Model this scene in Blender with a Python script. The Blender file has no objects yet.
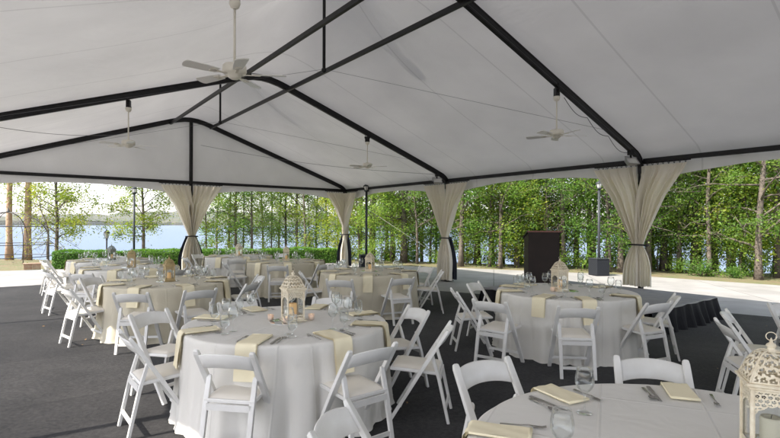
import bpy, math, random
import numpy as np
from mathutils import Vector, Matrix

PI = math.pi
R = math.radians
scene = bpy.context.scene
C = scene.collection

# ------------------------------------------------------------------ camera
cam_d = bpy.data.cameras.new('camera')
cam_d.sensor_width = 36.0
cam_d.lens = 489.0 / 780.0 * 36.0
cam_d.shift_y = 5.3 / 780.0
cam_d.clip_start = 0.05
cam_d.clip_end = 12000
cam = bpy.data.objects.new('camera', cam_d)
C.objects.link(cam)
cam.location = (0, 0, 1.66)
cam.rotation_euler = (R(90), R(-0.2), 0)
scene.camera = cam

# ------------------------------------------------------------------ light
SUN_EL = R(45)
SUN_TRAVEL = Vector((0.86, 0.51, 0)).normalized()      # where the light goes, on the ground
w = bpy.data.worlds.new('World')
scene.world = w
w.use_nodes = True
nt = w.node_tree
for n in list(nt.nodes):
    nt.nodes.remove(n)
sky = nt.nodes.new('ShaderNodeTexSky')
sky.sky_type = 'NISHITA'
sky.sun_disc = False
sky.sun_elevation = SUN_EL
to_sun = -SUN_TRAVEL
sky.sun_rotation = math.atan2(to_sun.x, to_sun.y)
sky.air_density = 1.0
sky.dust_density = 1.2
sky.ozone_density = 1.0
bg = nt.nodes.new('ShaderNodeBackground')
bg.inputs['Strength'].default_value = 0.13
wo = nt.nodes.new('ShaderNodeOutputWorld')
hsv = nt.nodes.new('ShaderNodeHueSaturation')
hsv.inputs['Saturation'].default_value = 0.5
nt.links.new(sky.outputs[0], hsv.inputs['Color'])
tintn = nt.nodes.new('ShaderNodeMix')
tintn.data_type = 'RGBA'
tintn.blend_type = 'MULTIPLY'
tintn.inputs[0].default_value = 1
tintn.inputs[7].default_value = (1.0, 0.96, 0.98, 1)
nt.links.new(hsv.outputs[0], tintn.inputs[6])
nt.links.new(tintn.outputs[2], bg.inputs['Color'])
nt.links.new(bg.outputs[0], wo.inputs['Surface'])
sun_d = bpy.data.lights.new('sun', 'SUN')
sun_d.energy = 2.6
sun_d.angle = R(0.6)
sun_d.color = (1.0, 0.93, 0.82)
sun = bpy.data.objects.new('sun', sun_d)
C.objects.link(sun)
ld = Vector((SUN_TRAVEL.x * math.cos(SUN_EL), SUN_TRAVEL.y * math.cos(SUN_EL), -math.sin(SUN_EL)))
sun.rotation_euler = ld.to_track_quat('-Z', 'Y').to_euler()
sun.location = (-20, -10, 20)
scene.view_settings.view_transform = 'Standard'
scene.view_settings.look = 'None'
scene.view_settings.gamma = 1
scene.view_settings.use_curve_mapping = False
scene.view_settings.exposure = 1.87
cy = scene.cycles
cy.volume_bounces = 0
cy.max_bounces = 10
cy.diffuse_bounces = 5
cy.glossy_bounces = 4
cy.transmission_bounces = 8
cy.transparent_max_bounces = 16
cy.sample_clamp_indirect = 6
cy.caustics_reflective = False
cy.caustics_refractive = False
cy.use_denoising = True


# ------------------------------------------------------------------ helpers
class MB:
    """collects faces; build() links them as one mesh object"""
    def __init__(s):
        s.v = []
        s.f = []
        s.sm = []

    def add(s, verts, faces, smooth=False, mat=None):
        b = len(s.v)
        if mat is not None:
            verts = [mat @ Vector(p) for p in verts]
        s.v.extend([tuple(p) for p in verts])
        for f in faces:
            s.f.append([i + b for i in f])
            s.sm.append(smooth)
        return s

    def box(s, x0, y0, z0, x1, y1, z1, mat=None):
        vs = [(x0, y0, z0), (x1, y0, z0), (x1, y1, z0), (x0, y1, z0), (x0, y0, z1), (x1, y0, z1), (x1, y1, z1), (x0, y1, z1)]
        return s.add(vs, [(0, 3, 2, 1), (4, 5, 6, 7), (0, 1, 5, 4), (1, 2, 6, 5), (2, 3, 7, 6), (3, 0, 4, 7)], False, mat)

    def bevbox(s, x0, y0, z0, x1, y1, z1, b, mat=None):
        """box with chamfered edges"""
        vs = []
        idx = {}
        for ix, x in enumerate((x0, x1)):
            for iy, y in enumerate((y0, y1)):
                for iz, z in enumerate((z0, z1)):
                    dx, dy, dz = (b, -b)[ix], (b, -b)[iy], (b, -b)[iz]
                    for a, p in enumerate(((x, y + dy, z + dz), (x + dx, y, z + dz), (x + dx, y + dy, z))):
                        idx[(ix, iy, iz, a)] = len(vs)
                        vs.append(p)
        fs = []
        q = lambda *k: fs.append([idx[i] for i in k])
        for ix in (0, 1):
            o = [(0, 0), (0, 1), (1, 1), (1, 0)]
            q(*[(ix, a, c, 0) for a, c in (o if ix == 0 else o[::-1])])
            q(*[(a, ix, c, 1) for a, c in (o[::-1] if ix == 0 else o)])
            q(*[(a, c, ix, 2) for a, c in (o if ix == 0 else o[::-1])])
        for i in (0, 1):
            for j in (0, 1):
                q((0, i, j, 1), (1, i, j, 1), (1, i, j, 2), (0, i, j, 2))
                q((i, 0, j, 0), (i, 1, j, 0), (i, 1, j, 2), (i, 0, j, 2))
                q((i, j, 0, 0), (i, j, 1, 0), (i, j, 1, 1), (i, j, 0, 1))
        for i in (0, 1):
            for j in (0, 1):
                for k in (0, 1):
                    q((i, j, k, 0), (i, j, k, 1), (i, j, k, 2))
        return s.add(vs, fs, False, mat)

    def sweep(s, path, prof, up=(0, 0, 1), smooth=False, caps=True, scale=None, closed=False):
        path = [Vector(p) for p in path]
        up = Vector(up)
        n, m = len(path), len(prof)
        vs = []
        for i, p in enumerate(path):
            if closed:
                t = path[(i + 1) % n] - path[i - 1]
            else:
                t = path[min(i + 1, n - 1)] - path[max(i - 1, 0)]
            t.normalize()
            sd = t.cross(up)
            if sd.length < 1e-4:
                sd = t.cross(Vector((1, 0, 0)))
            sd.normalize()
            nn = sd.cross(t)
            k = 1 if scale is None else scale[i]
            # keep width of a mitred corner
            for a, b in prof:
                vs.append(p + sd * a * k + nn * b * k)
        fs = []
        for i in range(n if closed else n - 1):
            j2 = (i + 1) % n
            for j in range(m):
                fs.append((i * m + j, i * m + (j + 1) % m, j2 * m + (j + 1) % m, j2 * m + j))
        if caps and not closed:
            fs.append(tuple(range(m))[::-1])
            fs.append(tuple((n - 1) * m + j for j in range(m)))
        return s.add(vs, fs, smooth)

    def bar(s, path, w_, h_, up=(0, 0, 1)):
        return s.sweep(path, [(-w_ / 2, -h_ / 2), (w_ / 2, -h_ / 2), (w_ / 2, h_ / 2), (-w_ / 2, h_ / 2)], up)

    def tube(s, path, r, n=8, scale=None, closed=False, up=(0, 0, 1)):
        return s.sweep(path, [(r * math.cos(2 * PI * k / n), r * math.sin(2 * PI * k / n)) for k in range(n)], up, True, True, scale, closed)

    def lathe(s, prof, n=24, cx=0, cy_=0, caps=False, smooth=True, z0=0):
        vs = []
        for r, z in prof:
            for k in range(n):
                a = 2 * PI * k / n
                vs.append((cx + r * math.cos(a), cy_ + r * math.sin(a), z + z0))
        fs = []
        for i in range(len(prof) - 1):
            for k in range(n):
                fs.append((i * n + k, i * n + (k + 1) % n, (i + 1) * n + (k + 1) % n, (i + 1) * n + k))
        if caps:
            fs.append(tuple(range(n))[::-1])
            fs.append(tuple((len(prof) - 1) * n + k for k in range(n)))
        return s.add(vs, fs, smooth)

    def build(s, name, mat, parent=None, loc=None, rotz=0):
        me = bpy.data.meshes.new(name)
        me.from_pydata(s.v, [], s.f)
        me.polygons.foreach_set('use_smooth', s.sm)
        me.materials.append(mat)
        me.update()
        o = bpy.data.objects.new(name, me)
        C.objects.link(o)
        if parent is not None:
            o.parent = parent
        if loc is not None:
            o.location = loc
        o.rotation_euler = (0, 0, rotz)
        return o


def quads_obj(name, V, mat, parent=None, tri=False):
    """V: numpy (n, 4, 3) -> one mesh of n quads"""
    n = V.shape[0]
    me = bpy.data.meshes.new(name)
    me.vertices.add(n * 4)
    me.vertices.foreach_set('co', V.reshape(-1).astype(np.float32))
    me.loops.add(n * 4)
    me.loops.foreach_set('vertex_index', np.arange(n * 4, dtype=np.int32))
    me.polygons.add(n)
    me.polygons.foreach_set('loop_start', np.arange(0, n * 4, 4, dtype=np.int32))
    me.materials.append(mat)
    me.update(calc_edges=True)
    o = bpy.data.objects.new(name, me)
    C.objects.link(o)
    if parent is not None:
        o.parent = parent
    return o


def tag(o, label=None, cat=None, group=None, kind=None):
    if label:
        o['label'] = label
    if cat:
        o['category'] = cat
    if group:
        o['group'] = group
    if kind:
        o['kind'] = kind
    return o


def thing(name, label, cat, loc=(0, 0, 0), rotz=0, group=None):
    o = bpy.data.objects.new(name, None)
    C.objects.link(o)
    o.empty_display_size = 0.1
    o.location = loc
    o.rotation_euler = (0, 0, rotz)
    return tag(o, label, cat, group)


KIDS = {}


def dup(root, loc, rotz, label, group=None, scale=1.0):
    def cp(o, par):
        c = o.copy()
        C.objects.link(c)
        c.parent = par
        for ch in o.children:
            cp(ch, c)
        return c
    r = cp(root, None)
    r.location = loc
    r.rotation_euler = (0, 0, rotz)
    r.scale = (scale,) * 3
    r['label'] = label
    if group:
        r['group'] = group
    return r


# ------------------------------------------------------------------ materials
def M(name, col, rough=0.6, metal=0.0, spec=0.5, noise=None, bump=None, sheen=0.0, trans=None, emit=None, coat=0):
    """noise=(scale, second colour, contrast, detail) ; bump=(scale, strength, distance)"""
    m = bpy.data.materials.new(name)
    m.use_nodes = True
    t = m.node_tree
    b = t.nodes['Principled BSDF']
    b.inputs['Base Color'].default_value = (*col, 1)
    b.inputs['Roughness'].default_value = rough
    b.inputs['Metallic'].default_value = metal
    b.inputs['Specular IOR Level'].default_value = spec
    if sheen:
        b.inputs['Sheen Weight'].default_value = sheen
        b.inputs['Sheen Roughness'].default_value = 0.4
    if coat:
        b.inputs['Coat Weight'].default_value = coat
    tc = t.nodes.new('ShaderNodeTexCoord')
    if noise:
        sc, c2, con, det = noise
        nz = t.nodes.new('ShaderNodeTexNoise')
        nz.inputs['Scale'].default_value = sc
        nz.inputs['Detail'].default_value = det
        t.links.new(tc.outputs['Object'], nz.inputs['Vector'])
        rp = t.nodes.new('ShaderNodeValToRGB')
        rp.color_ramp.elements[0].position = 0.5 - con
        rp.color_ramp.elements[1].position = 0.5 + con
        rp.color_ramp.elements[0].color = (*col, 1)
        rp.color_ramp.elements[1].color = (*c2, 1)
        t.links.new(nz.outputs['Fac'], rp.inputs['Fac'])
        t.links.new(rp.outputs['Color'], b.inputs['Base Color'])
    if bump:
        sc, st, di = bump
        nz = t.nodes.new('ShaderNodeTexNoise')
        nz.inputs['Scale'].default_value = sc
        nz.inputs['Detail'].default_value = 4
        t.links.new(tc.outputs['Object'], nz.inputs['Vector'])
        bp = t.nodes.new('ShaderNodeBump')
        bp.inputs['Strength'].default_value = st
        bp.inputs['Distance'].default_value = di
        t.links.new(nz.outputs['Fac'], bp.inputs['Height'])
        t.links.new(bp.outputs['Normal'], b.inputs['Normal'])
    if trans:
        tcol, fac = trans
        tr = t.nodes.new('ShaderNodeBsdfTranslucent')
        tr.inputs['Color'].default_value = (*tcol, 1)
        if noise:
            mul = t.nodes.new('ShaderNodeMix')
            mul.data_type = 'RGBA'
            mul.blend_type = 'MULTIPLY'
            mul.inputs[0].default_value = 1
            t.links.new(rp.outputs['Color'], mul.inputs[6])
            mul.inputs[7].default_value = (*tcol, 1)
            t.links.new(mul.outputs[2], tr.inputs['Color'])
        mx = t.nodes.new('ShaderNodeMixShader')
        mx.inputs[0].default_value = fac
        t.links.new(b.outputs[0], mx.inputs[1])
        t.links.new(tr.outputs[0], mx.inputs[2])
        t.links.new(mx.outputs[0], t.nodes['Material Output'].inputs['Surface'])
    if emit:
        b.inputs['Emission Color'].default_value = (*emit[0], 1)
        b.inputs['Emission Strength'].default_value = emit[1]
    return m


def N(t, typ, **kw):
    n = t.nodes.new(typ)
    for k, v in kw.items():
        setattr(n, k, v)
    return n


def glass_mat(name, tint=(0.97, 0.98, 0.98), rim=(1, 1, 1)):
    """thin clear glass: see-through face-on, mirror-like at the edge"""
    m = bpy.data.materials.new(name)
    m.use_nodes = True
    t = m.node_tree
    t.nodes.remove(t.nodes['Principled BSDF'])
    tr = N(t, 'ShaderNodeBsdfTransparent')
    tr.inputs[0].default_value = (*tint, 1)
    gl = N(t, 'ShaderNodeBsdfGlossy')
    gl.inputs['Roughness'].default_value = 0.03
    gl.inputs[0].default_value = (*rim, 1)
    lw = N(t, 'ShaderNodeLayerWeight')
    lw.inputs[0].default_value = 0.24
    mr = N(t, 'ShaderNodeMapRange')
    mr.inputs['To Min'].default_value = 0.02
    mr.inputs['To Max'].default_value = 0.6
    t.links.new(lw.outputs['Fresnel'], mr.inputs['Value'])
    mx = N(t, 'ShaderNodeMixShader')
    t.links.new(mr.outputs[0], mx.inputs[0])
    t.links.new(tr.outputs[0], mx.inputs[1])
    t.links.new(gl.outputs[0], mx.inputs[2])
    t.links.new(mx.outputs[0], t.nodes['Material Output'].inputs['Surface'])
    return m


m_frame = M('black_frame', (0.006, 0.006, 0.007), 0.45, spec=0.3, noise=(14, (0.012, 0.012, 0.014), 0.2, 4), bump=(60, 0.1, 0.002))
m_white_chair = M('white_resin', (0.80, 0.795, 0.775), 0.35, noise=(9, (0.70, 0.69, 0.66), 0.25, 5), bump=(90, 0.06, 0.001))
m_bolt = M('bolt_zinc', (0.22, 0.21, 0.20), 0.4, 0.8)
m_pad = M('ivory_vinyl', (0.82, 0.78, 0.70), 0.5, noise=(7, (0.77, 0.73, 0.65), 0.3, 4), bump=(25, 0.15, 0.004))
m_cloth = M('white_table_linen', (0.80, 0.78, 0.73), 0.85, spec=0.2, noise=(3, (0.76, 0.74, 0.69), 0.3, 4), bump=(220, 0.12, 0.001), sheen=0.1, trans=((0.75, 0.75, 0.74), 0.12))
m_cloth_ivory = M('ivory_table_linen', (0.68, 0.63, 0.50), 0.85, spec=0.2, noise=(3, (0.63, 0.58, 0.46), 0.3, 4), bump=(220, 0.12, 0.001), sheen=0.1, trans=((0.75, 0.70, 0.55), 0.12))
m_napkin = M('butter_linen', (0.86, 0.79, 0.58), 0.85, spec=0.2, noise=(12, (0.82, 0.74, 0.53), 0.3, 4), bump=(260, 0.15, 0.001))
m_steel = M('cutlery_steel', (0.55, 0.53, 0.50), 0.22, 1.0, noise=(30, (0.42, 0.40, 0.38), 0.3, 3))
m_glass = glass_mat('clear_glass')
m_mirror = M('mirror', (0.85, 0.87, 0.88), 0.03, 1.0)
m_lantern = M('cream_metal', (0.84, 0.78, 0.63), 0.5, noise=(40, (0.66, 0.57, 0.42), 0.22, 5), bump=(120, 0.1, 0.001))
m_candle = M('candle_wax', (0.85, 0.62, 0.30), 0.5, emit=((1.0, 0.70, 0.36), 0.06), noise=(8, (0.74, 0.54, 0.24), 0.3, 3), trans=((0.9, 0.7, 0.4), 0.3))
m_candle_pale = M('pale_candle_wax', (0.84, 0.80, 0.66), 0.5, trans=((0.9, 0.85, 0.7), 0.3))
m_wick = M('wick', (0.03, 0.03, 0.03), 0.9)
m_flame = M('flame', (1, 0.6, 0.3), 0.5, emit=((1.0, 0.6, 0.3), 4))
m_votive = M('frosted_cup', (0.85, 0.78, 0.70), 0.35, trans=((0.98, 0.85, 0.75), 0.5))
m_fan = M('fan_cream', (0.80, 0.77, 0.68), 0.4, noise=(10, (0.72, 0.69, 0.60), 0.3, 3))
m_blade = M('fan_blade', (0.82, 0.81, 0.78), 0.3, noise=(4, (0.75, 0.74, 0.71), 0.3, 3))
m_wire = M('wire', (0.10, 0.10, 0.11), 0.5)
m_rope = M('white_rope', (0.32, 0.32, 0.28), 0.8)
m_lampglass = M('lamp_reflector', (0.75, 0.75, 0.72), 0.25, 0.3)
m_lectern = M('lectern_laminate', (0.016, 0.011, 0.010), 0.5, spec=0.25, noise=(5, (0.028, 0.018, 0.015), 0.3, 6), bump=(40, 0.08, 0.002))
m_trimwood = M('reddish_wood', (0.16, 0.05, 0.03), 0.35)
m_stage = M('stage_deck', (0.36, 0.36, 0.375), 0.85, spec=0.08, noise=(6, (0.28, 0.28, 0.295), 0.28, 6), bump=(60, 0.2, 0.002))
m_alu = M('dull_aluminium', (0.45, 0.45, 0.46), 0.4, 0.8)
m_skirt = M('black_skirt_cloth', (0.006, 0.006, 0.008), 0.7, spec=0.2, noise=(8, (0.012, 0.012, 0.015), 0.3, 3))
m_iron = M('wrought_iron', (0.06, 0.06, 0.06), 0.6, noise=(20, (0.11, 0.10, 0.09), 0.3, 4))
m_post = M('dark_green_post', (0.03, 0.037, 0.042), 0.5, spec=0.3, noise=(12, (0.05, 0.055, 0.06), 0.3, 4))
m_boxblk = M('black_box', (0.014, 0.016, 0.02), 0.6, spec=0.2, noise=(30, (0.025, 0.028, 0.034), 0.3, 3))
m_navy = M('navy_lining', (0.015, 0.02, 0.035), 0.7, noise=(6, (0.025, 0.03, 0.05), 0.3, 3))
m_brick = M('weathered_brick', (0.36, 0.20, 0.13), 0.8, noise=(5, (0.45, 0.33, 0.24), 0.2, 5), bump=(20, 0.4, 0.01))


def tree_mats(tag_, c1, c2, c3, tr):
    m = bpy.data.materials.new('leaf_' + tag_)
    m.use_nodes = True
    t = m.node_tree
    b = t.nodes['Principled BSDF']
    tc = N(t, 'ShaderNodeTexCoord')
    n1 = N(t, 'ShaderNodeTexNoise')
    n1.inputs['Scale'].default_value = 0.9
    n1.inputs['Detail'].default_value = 3
    n2 = N(t, 'ShaderNodeTexNoise')
    n2.inputs['Scale'].default_value = 9
    n2.inputs['Detail'].default_value = 1
    t.links.new(tc.outputs['Object'], n1.inputs['Vector'])
    t.links.new(tc.outputs['Object'], n2.inputs['Vector'])
    ad = N(t, 'ShaderNodeMath', operation='MULTIPLY_ADD')
    ad.inputs[1].default_value = 0.55
    t.links.new(n2.outputs['Fac'], ad.inputs[0])
    ml = N(t, 'ShaderNodeMath', operation='MULTIPLY')
    ml.inputs[1].default_value = 0.5
    t.links.new(n1.outputs['Fac'], ml.inputs[0])
    oi = N(t, 'ShaderNodeObjectInfo')
    m3 = N(t, 'ShaderNodeMath', operation='MULTIPLY_ADD')
    m3.inputs[1].default_value = 0.16
    t.links.new(oi.outputs['Random'], m3.inputs[0])
    t.links.new(ml.outputs[0], m3.inputs[2])
    t.links.new(m3.outputs[0], ad.inputs[2])
    rp = N(t, 'ShaderNodeValToRGB')
    e = rp.color_ramp.elements
    e[0].position = 0.40
    e[0].color = (*c1, 1)
    e[1].position = 0.78
    e[1].color = (*c3, 1)
    k = e.new(0.58)
    k.color = (*c2, 1)
    t.links.new(ad.outputs[0], rp.inputs['Fac'])
    t.links.new(rp.outputs['Color'], b.inputs['Base Color'])
    b.inputs['Roughness'].default_value = 0.5
    b.inputs['Specular IOR Level'].default_value = 0.3
    tl = N(t, 'ShaderNodeBsdfTranslucent')
    mul = N(t, 'ShaderNodeMix', data_type='RGBA', blend_type='MULTIPLY')
    mul.inputs[0].default_value = 1
    t.links.new(rp.outputs['Color'], mul.inputs[6])
    mul.inputs[7].default_value = (*tr, 1)
    t.links.new(mul.outputs[2], tl.inputs['Color'])
    mx = N(t, 'ShaderNodeMixShader')
    mx.inputs[0].default_value = 0.5
    t.links.new(b.outputs[0], mx.inputs[1])
    t.links.new(tl.outputs[0], mx.inputs[2])
    t.links.new(mx.outputs[0], t.nodes['Material Output'].inputs['Surface'])
    return m


m_leaf = tree_mats('green', (0.055, 0.13, 0.035), (0.14, 0.25, 0.055), (0.28, 0.34, 0.08), (1.9, 1.95, 1.2))
m_leaf_y = tree_mats('yellowing', (0.08, 0.16, 0.035), (0.17, 0.25, 0.045), (0.34, 0.34, 0.06), (1.9, 1.8, 1.0))
m_hedge = tree_mats('hedge', (0.07, 0.16, 0.03), (0.13, 0.26, 0.045), (0.22, 0.33, 0.06), (1.3, 1.4, 0.8))
m_bark = M('bark', (0.085, 0.072, 0.06), 0.9, noise=(6, (0.17, 0.14, 0.115), 0.2, 6), bump=(14, 0.8, 0.03))
m_pinebark = M('pine_bark', (0.34, 0.21, 0.14), 0.9, noise=(5, (0.50, 0.36, 0.26), 0.18, 6), bump=(9, 0.9, 0.04))


def roof_material():
    m = bpy.data.materials.new('tent_vinyl')
    m.use_nodes = True
    t = m.node_tree
    b = t.nodes['Principled BSDF']
    tc = N(t, 'ShaderNodeTexCoord')
    sx = N(t, 'ShaderNodeSeparateXYZ')
    t.links.new(tc.outputs['Object'], sx.inputs[0])
    # welded seams: a strip of doubled cloth every 1.87 m along the bay
    dv = N(t, 'ShaderNodeMath', operation='DIVIDE')
    dv.inputs[1].default_value = 1.867
    t.links.new(sx.outputs['X'], dv.inputs[0])
    fr = N(t, 'ShaderNodeMath', operation='FRACT')
    t.links.new(dv.outputs[0], fr.inputs[0])
    sb = N(t, 'ShaderNodeMath', operation='SUBTRACT')
    sb.inputs[1].default_value = 0.42
    t.links.new(fr.outputs[0], sb.inputs[0])
    ab = N(t, 'ShaderNodeMath', operation='ABSOLUTE')
    t.links.new(sb.outputs[0], ab.inputs[0])
    lt = N(t, 'ShaderNodeMath', operation='LESS_THAN')
    lt.inputs[1].default_value = 0.008
    t.links.new(ab.outputs[0], lt.inputs[0])
    nz = N(t, 'ShaderNodeTexNoise')
    nz.inputs['Scale'].default_value = 0.8
    nz.inputs['Detail'].default_value = 5
    t.links.new(tc.outputs['Object'], nz.inputs['Vector'])
    rp = N(t, 'ShaderNodeValToRGB')
    rp.color_ramp.elements[0].color = (0.68, 0.675, 0.67, 1)
    rp.color_ramp.elements[1].color = (0.78, 0.775, 0.765, 1)
    rp.color_ramp.elements[0].position = 0.3
    rp.color_ramp.elements[1].position = 0.7
    t.links.new(nz.outputs['Fac'], rp.inputs['Fac'])
    mix = N(t, 'ShaderNodeMix', data_type='RGBA', blend_type='MULTIPLY')
    ms = N(t, 'ShaderNodeMath', operation='MULTIPLY')
    ms.inputs[1].default_value = 0.22
    t.links.new(lt.outputs[0], ms.inputs[0])
    t.links.new(ms.outputs[0], mix.inputs[0])
    t.links.new(rp.outputs['Color'], mix.inputs[6])
    mix.inputs[7].default_value = (0.3, 0.3, 0.3, 1)
    t.links.new(mix.outputs[2], b.inputs['Base Color'])
    b.inputs['Roughness'].default_value = 0.45
    b.inputs['Specular IOR Level'].default_value = 0.25
    n2 = N(t, 'ShaderNodeTexNoise')
    n2.inputs['Scale'].default_value = 1.3
    n2.inputs['Detail'].default_value = 3
    n2.inputs['Distortion'].default_value = 0.6
    t.links.new(tc.outputs['Object'], n2.inputs['Vector'])
    bp = N(t, 'ShaderNodeBump')
    bp.inputs['Strength'].default_value = 0.35
    bp.inputs['Distance'].default_value = 0.12
    t.links.new(n2.outputs['Fac'], bp.inputs['Height'])
    mp = N(t, 'ShaderNodeMapping')
    mp.inputs['Rotation'].default_value = (0, 0, R(14))
    mp.inputs['Scale'].default_value = (2.6, 0.28, 1)
    t.links.new(tc.outputs['Object'], mp.inputs['Vector'])
    n3 = N(t, 'ShaderNodeTexNoise')
    n3.inputs['Scale'].default_value = 1.0
    n3.inputs['Detail'].default_value = 3
    t.links.new(mp.outputs[0], n3.inputs['Vector'])
    b2 = N(t, 'ShaderNodeBump')
    b2.inputs['Strength'].default_value = 0.35
    b2.inputs['Distance'].default_value = 0.05
    t.links.new(n3.outputs['Fac'], b2.inputs['Height'])
    t.links.new(bp.outputs['Normal'], b2.inputs['Normal'])
    t.links.new(b2.outputs['Normal'], b.inputs['Normal'])
    tl = N(t, 'ShaderNodeBsdfTranslucent')
    m2 = N(t, 'ShaderNodeMix', data_type='RGBA', blend_type='MULTIPLY')
    m2.inputs[0].default_value = 1
    t.links.new(mix.outputs[2], m2.inputs[6])
    m2.inputs[7].default_value = (1.12, 1.12, 1.14, 1)
    t.links.new(m2.outputs[2], tl.inputs['Color'])
    mx = N(t, 'ShaderNodeMixShader')
    mx.inputs[0].default_value = ROOF_TRANS
    t.links.new(b.outputs[0], mx.inputs[1])
    t.links.new(tl.outputs[0], mx.inputs[2])
    t.links.new(mx.outputs[0], t.nodes['Material Output'].inputs['Surface'])
    return m


ROOF_TRANS = 0.08
m_roof = roof_material()
m_curtain = M('oatmeal_curtain', (0.86, 0.82, 0.73), 0.85, spec=0.2, noise=(4, (0.82, 0.78, 0.68), 0.3, 4), bump=(150, 0.15, 0.002), trans=((0.98, 0.96, 0.90), 0.26))


def ground_mats():
    # carpet
    m = M('charcoal_carpet', (0.030, 0.031, 0.034), 1.0, spec=0.05, bump=(260, 0.5, 0.004), sheen=0.12)
    t = m.node_tree
    b = t.nodes['Principled BSDF']
    tc = N(t, 'ShaderNodeTexCoord')
    n1 = N(t, 'ShaderNodeTexNoise')
    n1.inputs['Scale'].default_value = 28
    n1.inputs['Detail'].default_value = 8
    n1.inputs['Roughness'].default_value = 0.75
    n2 = N(t, 'ShaderNodeTexNoise')
    n2.inputs['Scale'].default_value = 0.7
    n2.inputs['Detail'].default_value = 5
    for n in (n1, n2):
        t.links.new(tc.outputs['Object'], n.inputs['Vector'])
    ad = N(t, 'ShaderNodeMath', operation='MULTIPLY_ADD')
    ad.inputs[1].default_value = 0.6
    t.links.new(n1.outputs['Fac'], ad.inputs[0])
    ml = N(t, 'ShaderNodeMath', operation='MULTIPLY')
    ml.inputs[1].default_value = 0.4
    t.links.new(n2.outputs['Fac'], ml.inputs[0])
    t.links.new(ml.outputs[0], ad.inputs[2])
    rp = N(t, 'ShaderNodeValToRGB')
    rp.color_ramp.elements[0].position = 0.38
    rp.color_ramp.elements[1].position = 0.62
    rp.color_ramp.elements[0].color = (0.007, 0.0075, 0.0085, 1)
    rp.color_ramp.elements[1].color = (0.050, 0.048, 0.048, 1)
    t.links.new(ad.outputs[0], rp.inputs['Fac'])
    mp = N(t, 'ShaderNodeMapping')
    mp.inputs['Rotation'].default_value = (0, 0, -R(37))
    mp.inputs['Location'].default_value = (100, 0, 0)
    t.links.new(tc.outputs['Object'], mp.inputs['Vector'])
    br = N(t, 'ShaderNodeTexBrick')
    br.inputs['Scale'].default_value = 1
    br.inputs['Brick Width'].default_value = 400.0
    br.inputs['Row Height'].default_value = 1.83
    br.inputs['Mortar Size'].default_value = 0.006
    br.inputs['Color1'].default_value = (1, 1, 1, 1)
    br.inputs['Color2'].default_value = (0.72, 0.72, 0.74, 1)
    br.inputs['Mortar'].default_value = (0.3, 0.3, 0.3, 1)
    t.links.new(mp.outputs[0], br.inputs['Vector'])
    n4 = N(t, 'ShaderNodeTexNoise')
    n4.inputs['Scale'].default_value = 1.6
    n4.inputs['Detail'].default_value = 6
    n4.inputs['Distortion'].default_value = 1.2
    t.links.new(tc.outputs['Object'], n4.inputs['Vector'])
    r4 = N(t, 'ShaderNodeMapRange')
    r4.inputs['From Min'].default_value = 0.35
    r4.inputs['From Max'].default_value = 0.68
    r4.inputs['To Min'].default_value = 0.8
    r4.inputs['To Max'].default_value = 1.12
    t.links.new(n4.outputs['Fac'], r4.inputs['Value'])
    mxc = N(t, 'ShaderNodeMix', data_type='RGBA', blend_type='MULTIPLY')
    mxc.inputs[0].default_value = 1
    t.links.new(rp.outputs['Color'], mxc.inputs[6])
    t.links.new(br.outputs['Color'], mxc.inputs[7])
    sc_ = N(t, 'ShaderNodeVectorMath', operation='SCALE')
    t.links.new(mxc.outputs[2], sc_.inputs[0])
    t.links.new(r4.outputs[0], sc_.inputs['Scale'])
    t.links.new(sc_.outputs[0], b.inputs['Base Color'])
    carpet = m
    # concrete plaza with sawn joints
    m = M('pale_concrete', (0.5, 0.49, 0.47), 0.8, spec=0.3)
    t = m.node_tree
    b = t.nodes['Principled BSDF']
    tc = N(t, 'ShaderNodeTexCoord')
    n1 = N(t, 'ShaderNodeTexNoise')
    n1.inputs['Scale'].default_value = 1.1
    n1.inputs['Detail'].default_value = 8
    t.links.new(tc.outputs['Object'], n1.inputs['Vector'])
    rp = N(t, 'ShaderNodeValToRGB')
    rp.color_ramp.elements[0].position = 0.3
    rp.color_ramp.elements[1].position = 0.7
    rp.color_ramp.elements[0].color = (0.27, 0.262, 0.255, 1)
    rp.color_ramp.elements[1].color = (0.38, 0.37, 0.36, 1)
    t.links.new(n1.outputs['Fac'], rp.inputs['Fac'])
    mp = N(t, 'ShaderNodeMapping')
    mp.inputs['Rotation'].default_value = (0, 0, R(12))
    t.links.new(tc.outputs['Object'], mp.inputs['Vector'])
    br = N(t, 'ShaderNodeTexBrick')
    br.offset = 0
    br.inputs['Scale'].default_value = 1
    br.inputs['Brick Width'].default_value = 3.0
    br.inputs['Row Height'].default_value = 3.0
    br.inputs['Mortar Size'].default_value = 0.012
    br.inputs['Color1'].default_value = (1, 1, 1, 1)
    br.inputs['Color2'].default_value = (0.93, 0.93, 0.93, 1)
    br.inputs['Mortar'].default_value = (0.45, 0.45, 0.45, 1)
    t.links.new(mp.outputs[0], br.inputs['Vector'])
    mx = N(t, 'ShaderNodeMix', data_type='RGBA', blend_type='MULTIPLY')
    mx.inputs[0].default_value = 1
    t.links.new(rp.outputs['Color'], mx.inputs[6])
    t.links.new(br.outputs['Color'], mx.inputs[7])
    t.links.new(mx.outputs[2], b.inputs['Base Color'])
    plaza = m
    water = M('lake_water', (0.07, 0.12, 0.19), 0.35, spec=0.3)
    t = water.node_tree
    b = t.nodes['Principled BSDF']
    tc = N(t, 'ShaderNodeTexCoord')
    mp = N(t, 'ShaderNodeMapping')
    mp.inputs['Scale'].default_value = (0.12, 0.5, 1)
    t.links.new(tc.outputs['Object'], mp.inputs['Vector'])
    nz = N(t, 'ShaderNodeTexNoise')
    nz.inputs['Scale'].default_value = 1.0
    nz.inputs['Detail'].default_value = 6
    t.links.new(mp.outputs[0], nz.inputs['Vector'])
    bp = N(t, 'ShaderNodeBump')
    bp.inputs['Strength'].default_value = 0.5
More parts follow.
